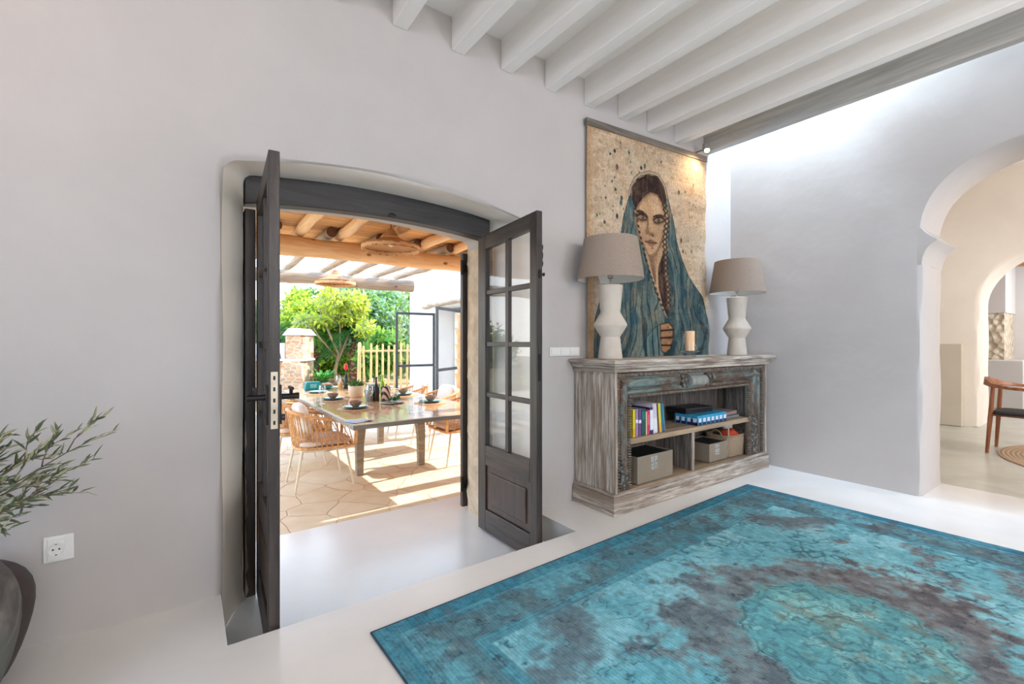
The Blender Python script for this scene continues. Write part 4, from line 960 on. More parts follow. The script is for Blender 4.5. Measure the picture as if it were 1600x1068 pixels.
def branch(p0, p1, sag, n_leaf, r0, L=.046, depth=0):
    P0, P1 = Vector(p0), Vector(p1); pts = []
    for i in range(9):
        q = i / 8; p = P0.lerp(P1, q) + Vector((0, 0, sag * math.sin(PI * q))) + Vector((rs.uniform(-1, 1), rs.uniform(-1, 1), rs.uniform(-1, 1))) * .006 * (0 < i < 8)
        pts.append(p)
    stems.tube(pts, [r0 * (1 - .75 * i / 8) for i in range(9)], 5)
    for k in range(n_leaf):
        q = .22 + .78 * (k + .5) / n_leaf; i = min(7, int(q * 8)); p = pts[i].lerp(pts[i + 1], q * 8 - i); dr = (pts[i + 1] - pts[i]).normalized()
        sd = Vector((rs.uniform(-1, 1), rs.uniform(-1, 1), rs.uniform(-.7, 1))); d = dr * 1.1 + sd * .8
        leaf(lf1 if rs.random() < .62 else lf2, p, d, Vector((rs.uniform(-1, 1), rs.uniform(-1, 1), 1)), L * rs.uniform(.7, 1.25), L * .19)
    if depth < 1:
        for _ in range(4):
            q = rs.uniform(.3, .85); i = int(q * 8); p = pts[i]; dd = (P1 - P0).normalized() + Vector((rs.uniform(-.8, .8), rs.uniform(-.8, .8), rs.uniform(-.4, .7)))
            branch(p, p + dd.normalized() * rs.uniform(.10, .20), .015, 10, r0 * .6, L, 1)
ends = [(.46, .14, .27), (.36, .22, .28), (.36, .02, .20), (.22, .1, .23), (.36, .06, .12), (.10, -.1, .24), (-.1, .05, .26), (.18, .2, .20), (.05, .16, .22), (-.2, -.05, .2), (.26, -.08, .06), (.20, -.02, .18), (.28, .10, .07)]
for e_ in ends: branch((rs.uniform(-.04, .04), rs.uniform(-.04, .04), -.05), e_, .04, 20, .0035)
stems.build('stems', M['twig'], t, smooth=True); lf1.build('leaves', M['olive'], t, fix=False); lf2.build('leaves', M['olive_pale'], t, fix=False)
# ------------------------------------------------------------ terrace floor, pergola
n = N('crazy_paving'); co = n.coords((1, 1, 1)); dv = n.n('ShaderNodeVectorMath'); dv.operation = 'ADD'
nz = n.n('ShaderNodeTexNoise'); nz.inputs['Scale'].default_value = 2.5; n.l(co, nz.inputs['Vector']); sc_ = n.n('ShaderNodeVectorMath'); sc_.operation = 'SCALE'; sc_.inputs['Scale'].default_value = .12; n.l(nz.outputs['Color'], sc_.inputs[0])
n.l(co, dv.inputs[0]); n.l(sc_.outputs[0], dv.inputs[1])
v1 = n.n('ShaderNodeTexVoronoi'); v1.feature = 'DISTANCE_TO_EDGE'; v1.inputs['Scale'].default_value = 2.6; n.l(dv.outputs[0], v1.inputs['Vector'])
v2 = n.n('ShaderNodeTexVoronoi'); v2.inputs['Scale'].default_value = 2.6; n.l(dv.outputs[0], v2.inputs['Vector'])
cell = n.ramp(v2.outputs['Color'], [(.1, rgb(216, 200, 172)), (.5, rgb(228, 213, 187)), (.9, rgb(221, 203, 173))])
cell = n.mix(.35, cell, n.ramp(n.noise(co, 6, 5), [(.3, rgb(206, 184, 152)), (.7, rgb(234, 222, 202))]))
j = n.ramp(v1.outputs['Distance'], [(.008, (0, 0, 0, 1)), (.020, (1, 1, 1, 1))]); n.col(n.mix(j, rgb(204, 176, 150), cell)); n.set(rough=.6, spec=.3); n.bump(j, .5, .01); M['paving'] = n.m
b = MB(); b.box(-7, 10, 3.45, 10.8, -.5, ZT); b.box(-7, -.8, 3.14, 3.45, -.5, ZT); b.box(2.9, 10, 3.14, 3.45, -.5, ZT); structure(b.build('terrace_floor', M['paving'], origin=False))
def logmat(name, c1, c2, c3, axis):
    n = N(name); sv = {'x': (.12, 1, 1), 'y': (1, .12, 1)}[axis]; co = n.coords(tuple(q * 10 for q in sv)); f = n.noise(co, 1.6, 6, .6, .6)
    c = n.ramp(f, [(.3, rgb(*c1)), (.65, rgb(*c2))]); sv2 = {'x': (.6, 1, 1), 'y': (1, .6, 1)}[axis]
    v = n.n('ShaderNodeTexVoronoi'); v.inputs['Scale'].default_value = 5.5; n.l(n.coords(sv2), v.inputs['Vector'])
    c = n.mix(n.ramp(v.outputs['Distance'], [(.07, (1, 1, 1, 1)), (.14, (0, 0, 0, 1))]), c, rgb(*c3)); n.col(c); n.set(rough=.75); n.bump(f, .4, .01); return n.m
M['log_x'] = logmat('orange_pine_log', (214, 164, 112), (238, 200, 154), (132, 88, 56), 'x'); M['log_y'] = logmat('orange_pine_rafter', (218, 172, 122), (240, 206, 162), (132, 88, 56), 'y')
M['greylog_x'] = logmat('grey_weathered_log', (128, 112, 96), (176, 160, 142), (86, 72, 60), 'x'); M['greylog_y'] = logmat('grey_weathered_rafter', (138, 122, 108), (184, 168, 150), (92, 78, 64), 'y')
M['log_end'] = plain('dark_cut_log_end', (96, 66, 48), .8, var=.3)
def log(name, label, cat, p0, p1, r, m, group, n_=14, seed=0, bend=.02):
    P0, P1 = Vector(p0), Vector(p1); rs = random.Random(seed); pts = []; rr = []
    for i in range(n_): q = i / (n_ - 1); p = P0.lerp(P1, q); pts.append(p + Vector((rs.uniform(-1, 1), rs.uniform(-1, 1), rs.uniform(-.7, .7))) * bend * (0 < i < n_ - 1) * .5); rr.append(r * rs.uniform(.92, 1.08))
    b = MB(); b.tube(pts, rr, 14); o = b.build(name, m, smooth='auto'); return tag(o, label, cat, group)
log('pergola_beam', 'thick orange pine log beam crossing the terrace in front of the table', 'beam', (-3, 5.45, 2.20), (5.1, 5.45, 2.20), .108, M['log_x'], None, 26, 3, .03)
log('pergola_beam', 'grey weathered log beam at the outer end of the pergola', 'beam', (-3, 7.80, 2.20), (3.32, 7.80, 2.16), .105, M['greylog_x'], None, 20, 5, .03)
RX = [.51, .983, 1.41, 1.88, 2.40, 2.86, 3.32]
nm_ = ['far left, mostly behind the left door leaf', 'first one right of the left door leaf', 'second from the left in the doorway', 'above the nearer woven pendant', 'just right of the nearer pendant', 'near the right end of the doorway', 'last on the right']
for i, x in enumerate(RX): log('rafter', 'round orange pine rafter under the reed roof, ' + nm_[i], 'rafter', (x, 3.15, 2.40), (x + .03, 5.72, 2.375), .058, M['log_y'], 'round rafters under the reed roof', 10, 20 + i, .025)
GX = [(.30, 0), (.86, 1), (1.42, 2), (1.98, 3), (2.45, 4), (2.9, 5), (3.3, 6)]
for x, i in GX:
    a = ('leftmost', 'second', 'third', 'middle', 'fifth', 'sixth', 'last')[i]
    o = log('rafter', '%s bare grey rafter, counted from the left, of the open pergola' % a, 'rafter', (x - .12, 5.30, 2.375), (x - .12, 8.25, 2.37), .060, M['greylog_y'], 'bare rafters of the open pergola', 8, 40 + i, .02)
    o.data.materials.append(M['log_end']); o.data.polygons[len(o.data.polygons) - 2].material_index = 1; o.data.polygons[len(o.data.polygons) - 1].material_index = 1
# reed roof: real reeds, each a thin cylinder, laid along x
n = N('reed'); co = n.coords((1, 1, 1)); sp = n.n('ShaderNodeSeparateXYZ'); n.l(co, sp.inputs[0])
wv = n.noise(n.coords((.15, 30, .2)), 1.8, 3, .5); n.col(n.ramp(wv, [(.3, rgb(196, 146, 94)), (.5, rgb(230, 186, 130)), (.7, rgb(244, 212, 162))])); n.set(rough=.7); M['reed'] = n.m
b = MB(); y = 3.17; vs = []; fs = []
rr = random.Random(5)
while y < 6.15:
    r = rr.uniform(.010, .015); z = 2.458 + rr.uniform(-.004, .006); k = len(vs)
    for x in (-3, 5.12):
        for a in range(6): vs.append((x, y + r * math.cos(a * PI / 3), z + r * math.sin(a * PI / 3) + .01 * math.sin(x)))
    for a in range(6): fs.append((k + a, k + (a + 1) % 6, k + 6 + (a + 1) % 6, k + 6 + a))
    y += r * 1.9
b.add(vs, fs); b.box(-3, 5.12, 3.155, 6.15, 2.475, 2.50)
tag(b.build('reed_roof', M['reed'], smooth=False), 'reed matting roof lying on the round rafters of the terrace', 'roof', kind='stuff')
log('pergola_post', 'stout log post at the outer corner of the pergola roof', 'post', (4.75, 4.30, ZT), (4.75, 4.30, 2.34), .10, M['log_y'], None, 8, 77, .01)  # unseen post put in to split the sun patches on the paving
b = MB(); b.box(4.5, 5.0, 3.145, 3.95, ZT, 2.40); structure(b.build('wall_shade_block', M['wall'], origin=False, bevel=.02))  # unseen block added to keep the sun off the paving by the door
# pendants
n = N('woven_raffia'); co = n.coords(); ww = n.n('ShaderNodeTexWave'); ww.wave_type = 'RINGS'; ww.rings_direction = 'SPHERICAL'; ww.inputs['Scale'].default_value = 28; ww.inputs['Distortion'].default_value = 2; n.l(co, ww.inputs[0])
n.col(n.ramp(ww.outputs[0], [(.1, rgb(158, 108, 70)), (.8, rgb(222, 178, 132))])); n.set(rough=.8); n.bump(ww.outputs[0], .8, .006); M['raffia'] = n.m
def pendant(label, loc, cord, r=.31):
    t = thing('pendant_lamp', label, 'pendant lamp', loc, 0, 'woven pendant lamps over the terrace table')
    pf = [(.03, .235), (.055, .20), (.085, .15), (.15, .105), (.24, .075), (r, .055), (r - .005, .0), (r - .015, .0), (r - .012, .048), (.24, .065), (.15, .095), (.08, .14), (.05, .19), (.025, .23)]
    b = MB(); b.lathe(pf, n=48); b.build('lamp_shade', M['raffia'], t, smooth='auto')
    b = MB(); b.tube([(0, 0, .20), (0, 0, .235 + cord)], .004, 6); b.build('cord', M['iron'], t)
    b = MB(); b.tube([(0, 0, .13), (0, 0, .235)], .02, 10); b.build('lamp_holder', M['iron'], t)
    b = MB(); b.pillow((0, 0, .09), (.07, .07, .09), p=1, n=10, m=14); b.build('bulb', plain('terrace_bulb', (240, 236, 224), .3), t, smooth=True)
pendant('nearer, larger looking woven pendant lamp under the reed roof', (1.777, 4.75, 2.13), .105)
pendant('farther woven pendant lamp hanging before the grey log beam', (1.858, 7.35, 2.035), .08, .30)

# ------------------------------------------------------------ dining table
TT = .44
M['table_wood'] = grain('grey_teak', (122, 112, 100), (160, 148, 134), axis='x', scale=6, rough=.45, bump=.1)
n = N('glazed_table_top'); co = n.coords((1, 1, 1)); f = n.noise(n.coords((12, 1.2, 1)), 1.6, 5); n.col(n.ramp(f, [(.3, rgb(196, 150, 110)), (.7, rgb(222, 182, 140))])); n.set(rough=.13, spec=.6, coat=.4); M['table_top'] = n.m
t = thing('dining_table', 'long wooden terrace dining table with glossy top laid for a meal', 'dining table', (1.88, 5.6, ZT))
X0, X1, Y0, Y1 = -.745, .73, -1.68, 1.85
b = MB(); b.box(X0 + .03, X1 - .03, Y0 + .03, Y1 - .03, .715, .74); b.build('table_top', M['table_top'], t, bevel=.002)
b = MB(); b.box(X0, X1, Y0, Y0 + .03, .70, .7395); b.box(X0, X1, Y1 - .03, Y1, .70, .7395); b.box(X0, X0 + .03, Y0 + .03, Y1 - .03, .70, .7395); b.box(X1 - .03, X1, Y0 + .03, Y1 - .03, .70, .7395); b.build('top_edge', M['table_wood'], t, bevel=.004)
b = MB(); b.box(-.34, .34, -.62, .9, .655, .70); b.build('apron', M['table_wood'], t, bevel=.004)
for sx, sy in ((-1, -1), (1, -1), (-1, 1), (1, 1)):
    fx_, fy_ = sx * .36 - .0, -.585 if sy < 0 else .80; b = MB(); vs = []
    for (z_, dx, dy, w) in ((0, 0, 0, .036), (.35, 0, 0, .042), (.60, -sx * .02, .01, .052), (.70, -sx * .05, .02, .062)): vs += [(fx_ + dx + a * w, fy_ + dy + c_ * w, z_) for a, c_ in ((-1, -1), (1, -1), (1, 1), (-1, 1))]
    fs = [(3, 2, 1, 0), (12, 13, 14, 15)] + [(i * 4 + k, i * 4 + (k + 1) % 4, i * 4 + 4 + (k + 1) % 4, i * 4 + 4 + k) for i in range(3) for k in range(4)]
    b.add(vs, fs); b.build('leg', M['table_wood'], t, bevel=.006)

# ------------------------------------------------------------ rattan armchairs (facing +x)
M['rattan'] = plain('honey_rattan', (216, 164, 110), .55, var=.25, vs=30, bump=.2); M['cream_metal'] = plain('cream_metal', (222, 210, 190), .4, .1, var=.03)
M['cushion'] = plain('pale_cushion', (222, 206, 196), .9, var=.05, bump=.15); M['cushion_w'] = plain('white_cushion', (236, 230, 224), .9, var=.04, bump=.15)
def ucurve(t, w, xb, xf, z_b, z_f, p=.62):
    """t -1..1 along a U from the right front over the back to the left front"""
    a = t * PI / 2 * 1.0; s_ = math.copysign(abs(math.sin(a)) ** p, a); x = xb + (xf - xb) * (1 - math.cos(a) ** .8 if abs(t) < 1 else 1)
    q = abs(t) ** 1.6; return Vector((x, s_ * w, z_b + (z_f - z_b) * q))
def rattan_chair(label, loc, rz):
    t = thing('rattan_armchair', label, 'armchair', loc, rz, 'rattan armchairs round the terrace table')
    top = [ucurve(q, .275, -.30, .20, .775, .655) for q in lin(-1, 1, 25)]
    fr_ = [Vector((.285, -.262, .42)), Vector((.29, -.268, .54)), Vector((.262, -.274, .62))]
    path = fr_ + top + [Vector((p.x, -p.y, p.z)) for p in fr_[::-1]]
    b = MB(); b.tube(path, .017, 8); b.build('arm_rail', M['rattan'], t, smooth=True)
    bot = [ucurve(q, .245, -.245, .27, .405, .405, .5) for q in lin(-1, 1, 25)]
    b = MB(); b.tube(bot, .014, 8); b.tube([(.27, -.245, .405), (.285, 0, .405), (.27, .245, .405)], .014, 8); b.build('seat_rail', M['rattan'], t, smooth=True)
    b = MB(); K = 30
    for k in range(K + 1):
        for d in (-1, 1):
            q = -1 + 2 * k / K; q2 = max(-1, min(1, q + d * 1.6 / K))
            P0 = ucurve(q, .245, -.245, .27, .405, .405, .5); P1 = ucurve(q2, .275, -.30, .20, .775, .655); m_ = P0.lerp(P1, .4) + Vector((0, 0, 0))
            b.tube([P0, m_, P1], .0045, 4, cap=False)
    for h in (.22, .34): b.tube([ucurve(q, .245, -.245, .27, .405, .405, .5).lerp(ucurve(q, .275, -.30, .20, .775, .655), h) for q in lin(-1, 1, 25)], .0035, 4)
    b.build('woven_back', M['rattan'], t, smooth=True)
    b = MB(); b.pillow((.02, 0, .385), (.50, .46, .03), p=.35, n=6, m=24); b.build('seat_base', M['cream_metal'], t, smooth=True)
    b = MB(); b.pillow((.02, 0, .45), (.50, .45, .09), p=.4, n=10, m=28); b.build('seat_cushion', M['cushion'], t, smooth=True)
    b = MB(); b.pillow((-.17, 0, .66), (.12, .42, .36), roty(math.radians(-12)), p=.5, n=12, m=24); b.build('back_cushion', M['cushion_w'], t, smooth=True)
    for sx in (-1, 1):
        for sy in (-1, 1): b = MB(); b.tube([(sx * .205, sy * .205, .39), (sx * .275, sy * .238, .0)], [.0135, .010], 8); b.build('leg', M['cream_metal'], t, smooth='auto')
    return t
c0 = rattan_chair('nearest rattan armchair, on the left side of the table beside the left door leaf', (1.10, 4.96, ZT), 0)
def rep_chair(loc, rz, label): return repeat(c0, loc, rz, label)
rep_chair((1.04, 5.87, ZT), .05, 'second rattan armchair on the left side of the table, behind the nearest one')
rep_chair((1.02, 6.78, ZT), 0, 'third and farthest rattan armchair on the left side of the table')
rep_chair((2.70, 4.95, ZT), PI, 'rattan armchair at the right side of the table nearest the doorway, half under the top')
rep_chair((2.86, 5.87, ZT), PI + .1, 'middle rattan armchair on the right side of the table')
rep_chair((2.84, 6.82, ZT), PI - .1, 'farthest rattan armchair on the right side of the table, before the steel glass door')

# ------------------------------------------------------------ things on the table
M['mat_round'] = plain('woven_placemat', (196, 166, 132), .85, var=.2, vs=60, bump=.4); M['teal_plate'] = plain('teal_glaze', (70, 142, 148), .18, var=.15)
M['grey_plate'] = plain('slate_glaze', (120, 134, 138), .25, var=.1); M['brown_bowl'] = plain('brown_stoneware', (150, 116, 98), .4, var=.2, vs=30)
def item(name, label, cat, loc, prof, m, group=None, n_=32, smooth='auto'):
    b = MB(); b.lathe(prof, n=n_); o = b.build(name, m, smooth=smooth); o.location = (loc[0], loc[1], loc[2]); return tag(o, label, cat, group)
PLATE = [(.001, 0), (.07, 0), (.09, .004), (.13, .018), (.131, .021), (.09, .009), (.001, .006)]
SMALL = [(.001, 0), (.055, 0), (.07, .004), (.10, .015), (.10, .018), (.07, .008), (.001, .005)]
BOWL = [(.001, 0), (.03, 0), (.034, .006), (.06, .035), (.068, .062), (.065, .063), (.056, .036), (.03, .010), (.001, .008)]
MATP = [(.001, 0), (.185, 0), (.187, .003), (.185, .006), (.001, .006)]
sets = [(1.445, 4.90, 'near left', 1), (1.436, 5.80, 'middle left', 1), (1.458, 6.68, 'far left', 0), (2.30, 4.88, 'near right', 1), (2.32, 5.76, 'middle right', 1), (2.32, 6.68, 'far right', 1)]
for (x, y, w_, bo) in sets:
    item('placemat', 'round woven placemat at the %s setting of the terrace table' % w_, 'placemat', (x, y, TT + .001), MATP, M['mat_round'], 'placemats on the terrace table')
    item('dinner_plate', 'slate grey dinner plate, under the teal one, at the %s setting' % w_, 'plate', (x, y, TT + .0075), PLATE, M['grey_plate'], 'dinner plates on the terrace table')
    item('side_plate', 'teal plate stacked on the dinner plate at the %s setting' % w_, 'plate', (x, y, TT + .0155), [(r_ * 1.15, z_) for r_, z_ in SMALL], M['teal_plate'], 'teal plates on the terrace table')
    if bo: item('bowl', 'small brown stoneware bowl on the teal plate, %s setting' % w_, 'bowl', (x, y, TT + .0225), BOWL, M['brown_bowl'], 'bowls on the terrace table')
WG = [(.001, 0), (.034, 0), (.034, .002), (.006, .006), (.0035, .02), (.0035, .085), (.012, .095), (.034, .115), (.042, .145), (.038, .185), (.031, .215), (.030, .215), (.037, .185), (.0405, .145), (.033, .117), (.010, .098), (.001, .095)]
TU = [(.001, 0), (.033, 0), (.036, .004), (.040, .10), (.0385, .10), (.034, .008), (.001, .007)]
for (x, y, w_) in ((1.673, 5.14, 'nearest, beside the near left plates'), (1.80, 6.95, 'at the far end by the amber bottle'), (1.25, 5.52, 'near the left table edge'), (2.08, 6.2, 'behind the striped vase')):
    item('wine_glass', 'clear stemmed wine glass on the terrace table, ' + w_, 'wine glass', (x, y, TT + .001), WG, M['crystal'], 'wine glasses on the terrace table')
for (x, y, w_) in ((1.82, 4.30, 'nearest to the doorway, left of its pair'), (1.93, 4.33, 'nearest to the doorway, right of its pair'), (2.06, 5.35, 'beside the striped vase'), (1.16, 5.30, 'at the left table edge')):
    item('water_tumbler', 'clear straight tumbler on the terrace table, ' + w_, 'tumbler', (x, y, TT + .001), [(r_, z_ * (1.5 if y < 4.5 else 1)) for r_, z_ in TU], M['crystal'], 'tumblers on the terrace table')
# succulent in white pot
M['pot_white'] = plain('cream_glazed_pot', (226, 210, 190), .4, var=.05); M['green'] = plain('succulent_green', (70, 122, 62), .45, var=.3)
t = thing('potted_succulent', 'green succulent in a cream pot in the middle of the terrace table', 'potted plant', (1.76, 5.95, TT + .001))
b = MB(); b.lathe([(.001, 0), (.07, 0), (.085, .02), (.10, .15), (.095, .15), (.085, .12), (.001, .12)], n=32); b.build('plant_pot', M['pot_white'], t, smooth='auto')
b = MB(); rs = random.Random(3)
for i in range(34): a = rs.uniform(0, 2 * PI); el = rs.uniform(.15, 1.2); leaf(b, Vector((.03 * math.cos(a), .03 * math.sin(a), .12)), Vector((math.cos(a) * math.cos(el), math.sin(a) * math.cos(el), math.sin(el))), Vector((0, 0, 1)), rs.uniform(.09, .16), .035)
b.build('leaves', M['green'], t, fix=False)
n = N('scaled_pale_green'); v = n.n('ShaderNodeTexVoronoi'); v.inputs['Scale'].default_value = 34; n.l(n.coords(), v.inputs['Vector']); n.col(n.ramp(v.outputs['Distance'], [(.1, rgb(206, 214, 196)), (.6, rgb(96, 118, 96))])); n.set(rough=.4); n.bump(v.outputs['Distance'], -1, .02); M['scale'] = n.m
item('ball_vase', 'round grey green scaled ceramic vase beside the succulent', 'vase', (1.86, 5.62, TT + .001), [(.001, 0), (.05, 0), (.085, .04), (.098, .10), (.085, .15), (.05, .185), (.02, .19), (.001, .185)], M['scale'], None, 36, True)
n = N('slanted_stripes'); sp = n.n('ShaderNodeTexWave'); sp.bands_direction = 'DIAGONAL'; sp.inputs['Scale'].default_value = 12; n.l(n.coords((1, 1, .6)), sp.inputs[0]); n.col(n.ramp(sp.outputs[0], [(.5, rgb(226, 196, 186)), (.55, rgb(46, 40, 44))])); n.set(rough=.4); M['stripe'] = n.m
item('striped_vase', 'pinkish vase with slanted dark stripes holding green sprigs on the terrace table', 'vase', (1.96, 5.42, TT + .001), [(.001, 0), (.055, 0), (.058, .01), (.058, .165), (.055, .17), (.05, .165), (.05, .02), (.001, .02)], M['stripe'], None, 28)
BOT = [(.001, 0), (.034, 0), (.036, .005), (.036, .15), (.03, .18), (.0135, .205), (.013, .27), (.0155, .272), (.0155, .285), (.001, .285)]
M['bottle_dark'] = plain('dark_green_bottle', (36, 44, 34), .12); M['bottle_green'] = plain('bright_green_bottle', (120, 176, 40), .15); M['amber'] = plain('amber_bottle', (206, 160, 90), .2); M['red'] = plain('red_bottle_top', (206, 48, 36), .4)
item('wine_bottle', 'slim dark bottle left of the striped vase', 'bottle', (1.85, 5.44, TT + .001), BOT, M['bottle_dark'])
item('green_bottle', 'bright green bottle standing behind the striped vase', 'bottle', (2.17, 6.12, TT + .001), [(r_, z_ * .9) for r_, z_ in BOT], M['bottle_green'])
t = thing('red_topped_bottle', 'dark bottle with bright red top at the far end of the terrace table', 'bottle', (1.95, 7.10, TT + .001))
b = MB(); b.lathe([(r_, z_) for r_, z_ in BOT], n=24); b.build('bottle_body', M['bottle_dark'], t, smooth='auto'); b = MB(); b.pillow((0, 0, .33), (.06, .06, .10), p=.9); b.build('bottle_top', M['red'], t, smooth=True)
item('amber_bottle', 'small amber glass bottle next to the red-topped one', 'bottle', (1.89, 7.18, TT + .001), [(.001, 0), (.035, 0), (.04, .06), (.03, .10), (.012, .13), (.014, .16), (.001, .16)], M['amber'])
item('dark_jug', 'dark grey jug next to the ball vase', 'jug', (1.77, 5.45, TT + .001), [(.001, 0), (.04, 0), (.048, .05), (.040, .11), (.028, .15), (.034, .175), (.03, .175), (.001, .16)], M['grey_plate'])
t = thing('serving_plate', 'square glazed serving plate with green salad near the middle of the table', 'serving plate', (1.93, 5.10, TT + .001), .4)
b = MB(); b.pillow((0, 0, .010), (.26, .20, .018), p=.3, n=6, m=24); b.build('plate_body', M['grey_plate'], t, smooth=True)
b = MB(); rs = random.Random(8)
for i in range(46): a = rs.uniform(0, 2 * PI); q = rs.uniform(0, .08); leaf(b, Vector((q * math.cos(a), q * .7 * math.sin(a), .018 + rs.uniform(0, .015))), Vector((math.cos(a * 3), math.sin(a * 5), rs.uniform(0, .8))), Vector((0, 0, 1)), .06, .032)
o = b.build('salad', M['green'], None, fix=False, origin=True); o.location = (1.93, 5.10, TT + .030); tag(o, 'green salad leaves on the square serving plate', 'salad', kind='stuff')
M['teal_box'] = plain('teal_lacquer', (20, 150, 160), .3)
t = thing('teal_tray', 'teal box shaped tray standing at the far left end of the table', 'tray', (1.50, 7.22, TT + .001), .1)
b = MB(); b.prism([(-.12, 0), (.12, 0), (.10, .12), (-.10, .12)], 'y', -.035, .035); b.build('tray_body', M['teal_box'], t, bevel=.012)
b = MB(); b.box(-.045, .045, -.037, -.0345, .035, .09); b.build('pale_panel', plain('pale_teal', (120, 200, 206), .4), t)
item('teal_bowl', 'teal bowl filled with bread at the far end of the table', 'bowl', (1.70, 7.24, TT + .001), [(.001, 0), (.05, 0), (.09, .03), (.10, .05), (.096, .05), (.05, .01), (.001, .008)], M['teal_box'])
lump('bread', 'brown bread heaped in the teal bowl', 'bread', (1.70, 7.24, TT + .068), (.16, .15, .05), (190, 140, 100), 3)
t = thing('napkin', 'blue and white striped napkin hanging over the near left table corner', 'napkin', (1.21, 4.10, TT + .002), .3)
n = N('striped_cotton'); wv = n.n('ShaderNodeTexWave'); wv.inputs['Scale'].default_value = 14; n.l(n.coords(), wv.inputs[0]); n.col(n.ramp(wv.outputs[0], [(.5, rgb(234, 238, 244)), (.6, rgb(110, 150, 206))])); n.set(rough=.9)
b = MB(); b.add([(x, y, .002 + .004 * math.sin(30 * x + 20 * y)) for x in lin(-.06, .14, 8) for y in lin(-.08, .10, 8)], [(i * 8 + k, i * 8 + k + 1, i * 8 + 9 + k, i * 8 + 8 + k) for i in range(7) for k in range(7)])
o = b.build('cloth', n.m, t, smooth=True); q = o.modifiers.new('thickness', 'SOLIDIFY'); q.thickness = .003
# ------------------------------------------------------------ neighbouring wing with steel glass doors
M['wing'] = plaster('exterior_white_plaster', (222, 222, 222), bump=.25)  # one even white for the wing and the garden masonry
b = MB()
b.box(4.35, 8.0, 6.9, 7.85, ZT, 3.1); b.box(4.35, 8.0, 8.95, 10.4, ZT, 3.1); b.box(4.35, 8.0, 7.85, 8.95, 1.90, 3.1); b.box(5.0, 8.0, 7.85, 8.95, ZT, 1.90)
structure(b.build('wall_wing', M['wing'], origin=False, bevel=.03))
log('lintel_log', 'rough brown log lintel above the doorway of the white wing', 'lintel', (4.30, 7.45, 1.97), (4.33, 9.55, 1.945), .05, M['greylog_y'], None, 14, 9, .05)
M['steel_frame'] = plain('dark_grey_steel', (78, 82, 88), .45, .4)
def steel_door(label, loc, rz, w=.86, h=2.06):
    t = thing('steel_glass_door', label, 'door', loc, rz, 'open steel glass doors of the white wing')
    for x in (0, w - .045): b = MB(); b.box(x, x + .045, -.02, .02, .01, h); b.build('stile', M['steel_frame'], t, bevel=.003)
    for z in (.01, .92, h - .05): b = MB(); b.box(.045, w - .045, -.02, .02, z, z + .05); b.build('rail', M['steel_frame'], t, bevel=.003)
    for z0, z1 in ((.06, .92), (.97, h - .05)): b = MB(); b.box(.045, w - .045, -.003, .003, z0, z1); b.build('pane', M['glass'], t)
    b = MB(); b.tube([(w - .03, -.02, 1.0), (w - .03, -.06, 1.0), (w - .13, -.06, 1.0)], .009, 8); b.build('handle', M['steel_frame'], t, smooth='auto'); return t
steel_door('open steel framed glass door leaf farther away, left of the white wing doorway', (4.33, 8.97, ZT + .01), PI - .06)
steel_door('open steel framed glass door leaf nearer, right beside the dark outer shutter', (4.37, 7.84, ZT + .01), PI + .62, 1.04)
M['paint_white'] = plain('white_painted_boards', (232, 230, 224), .5, var=.03)
t = thing('plank_door', 'white plank door with dark handle inside the wing doorway', 'door', (4.80, 8.40, ZT))
for k in range(6): b = MB(); b.box(-.02, .02, -.52, .52, .03 + k * .345, .03 + k * .345 + .338); b.build('board', M['paint_white'], t, bevel=.006)
b = MB(); b.tube([(-.02, -.40, 1.05), (-.06, -.40, 1.05), (-.06, -.28, 1.05)], .01, 8); b.build('handle', M['iron'], t, smooth='auto')
# stacked planters in front of the wing
tan = plain('pale_terracotta', (226, 186, 146), .8, var=.12)
zz = ZT
for k in range(8):
    b = MB(); r = .13 - .006 * k; h = .235
    b.lathe([(.001, 0), (r * .55, 0), (r * .6, .01), (r * .85, h * .7), (r, h * .93), (r, h), (r * .93, h), (r * .8, h * .7), (.001, h * .12)], n=24)
    o = b.build('planter', tan, smooth='auto'); o.location = (3.62 + .01 * math.sin(k * 2), 6.52, zz)
    tag(o, '%s pale tapering clay planter of the tall stack by the outer shutter' % ('lowest', 'second lowest', 'third lowest', 'fourth', 'fifth', 'sixth', 'second highest', 'topmost')[k], 'planter', 'planters stacked in a column'); zz += h * .985 + .006 - .0

# ------------------------------------------------------------ garden
M['soil'] = plain('dry_garden_ground', (136, 128, 92), .95, var=.3, vs=1.5, bump=.3, bs=8)
b = MB(); b.box(-25, 40, 10.8, 60, -.6, ZT - .02); b.box(-25, -7, 3.14, 10.8, -.6, ZT - .02); b.box(10, 40, 3.14, 10.8, -.6, ZT - .02); structure(b.build('garden_ground', M['soil'], origin=False))
n = N('dry_stone_wall'); v = n.n('ShaderNodeTexVoronoi'); v.inputs['Scale'].default_value = 5; n.l(n.coords((1, 1, 2.4)), v.inputs['Vector']); v2 = n.n('ShaderNodeTexVoronoi'); v2.feature = 'DISTANCE_TO_EDGE'; v2.inputs['Scale'].default_value = 5; n.l(n.coords((1, 1, 2.4)), v2.inputs['Vector'])
n.col(n.mix(n.ramp(v2.outputs['Distance'], [(.02, (0, 0, 0, 1)), (.08, (1, 1, 1, 1))]), rgb(200, 182, 164), n.ramp(v.outputs['Color'], [(.1, rgb(176, 126, 92)), (.5, rgb(196, 158, 126)), (.9, rgb(160, 136, 112))]))); n.set(rough=.9); n.bump(v2.outputs['Distance'], .6, .03); M['bbq'] = n.m
RZ = -math.radians(35)
t = thing('stone_barbecue', 'pinkish stone garden barbecue with chimney and arched niche left behind the table', 'barbecue', (2.05, 13.25, ZT), RZ)
b = MB(); b.box(-.75, .22, -.3, .5, 0, .95); b.build('fire_base', M['bbq'], t, bevel=.03)
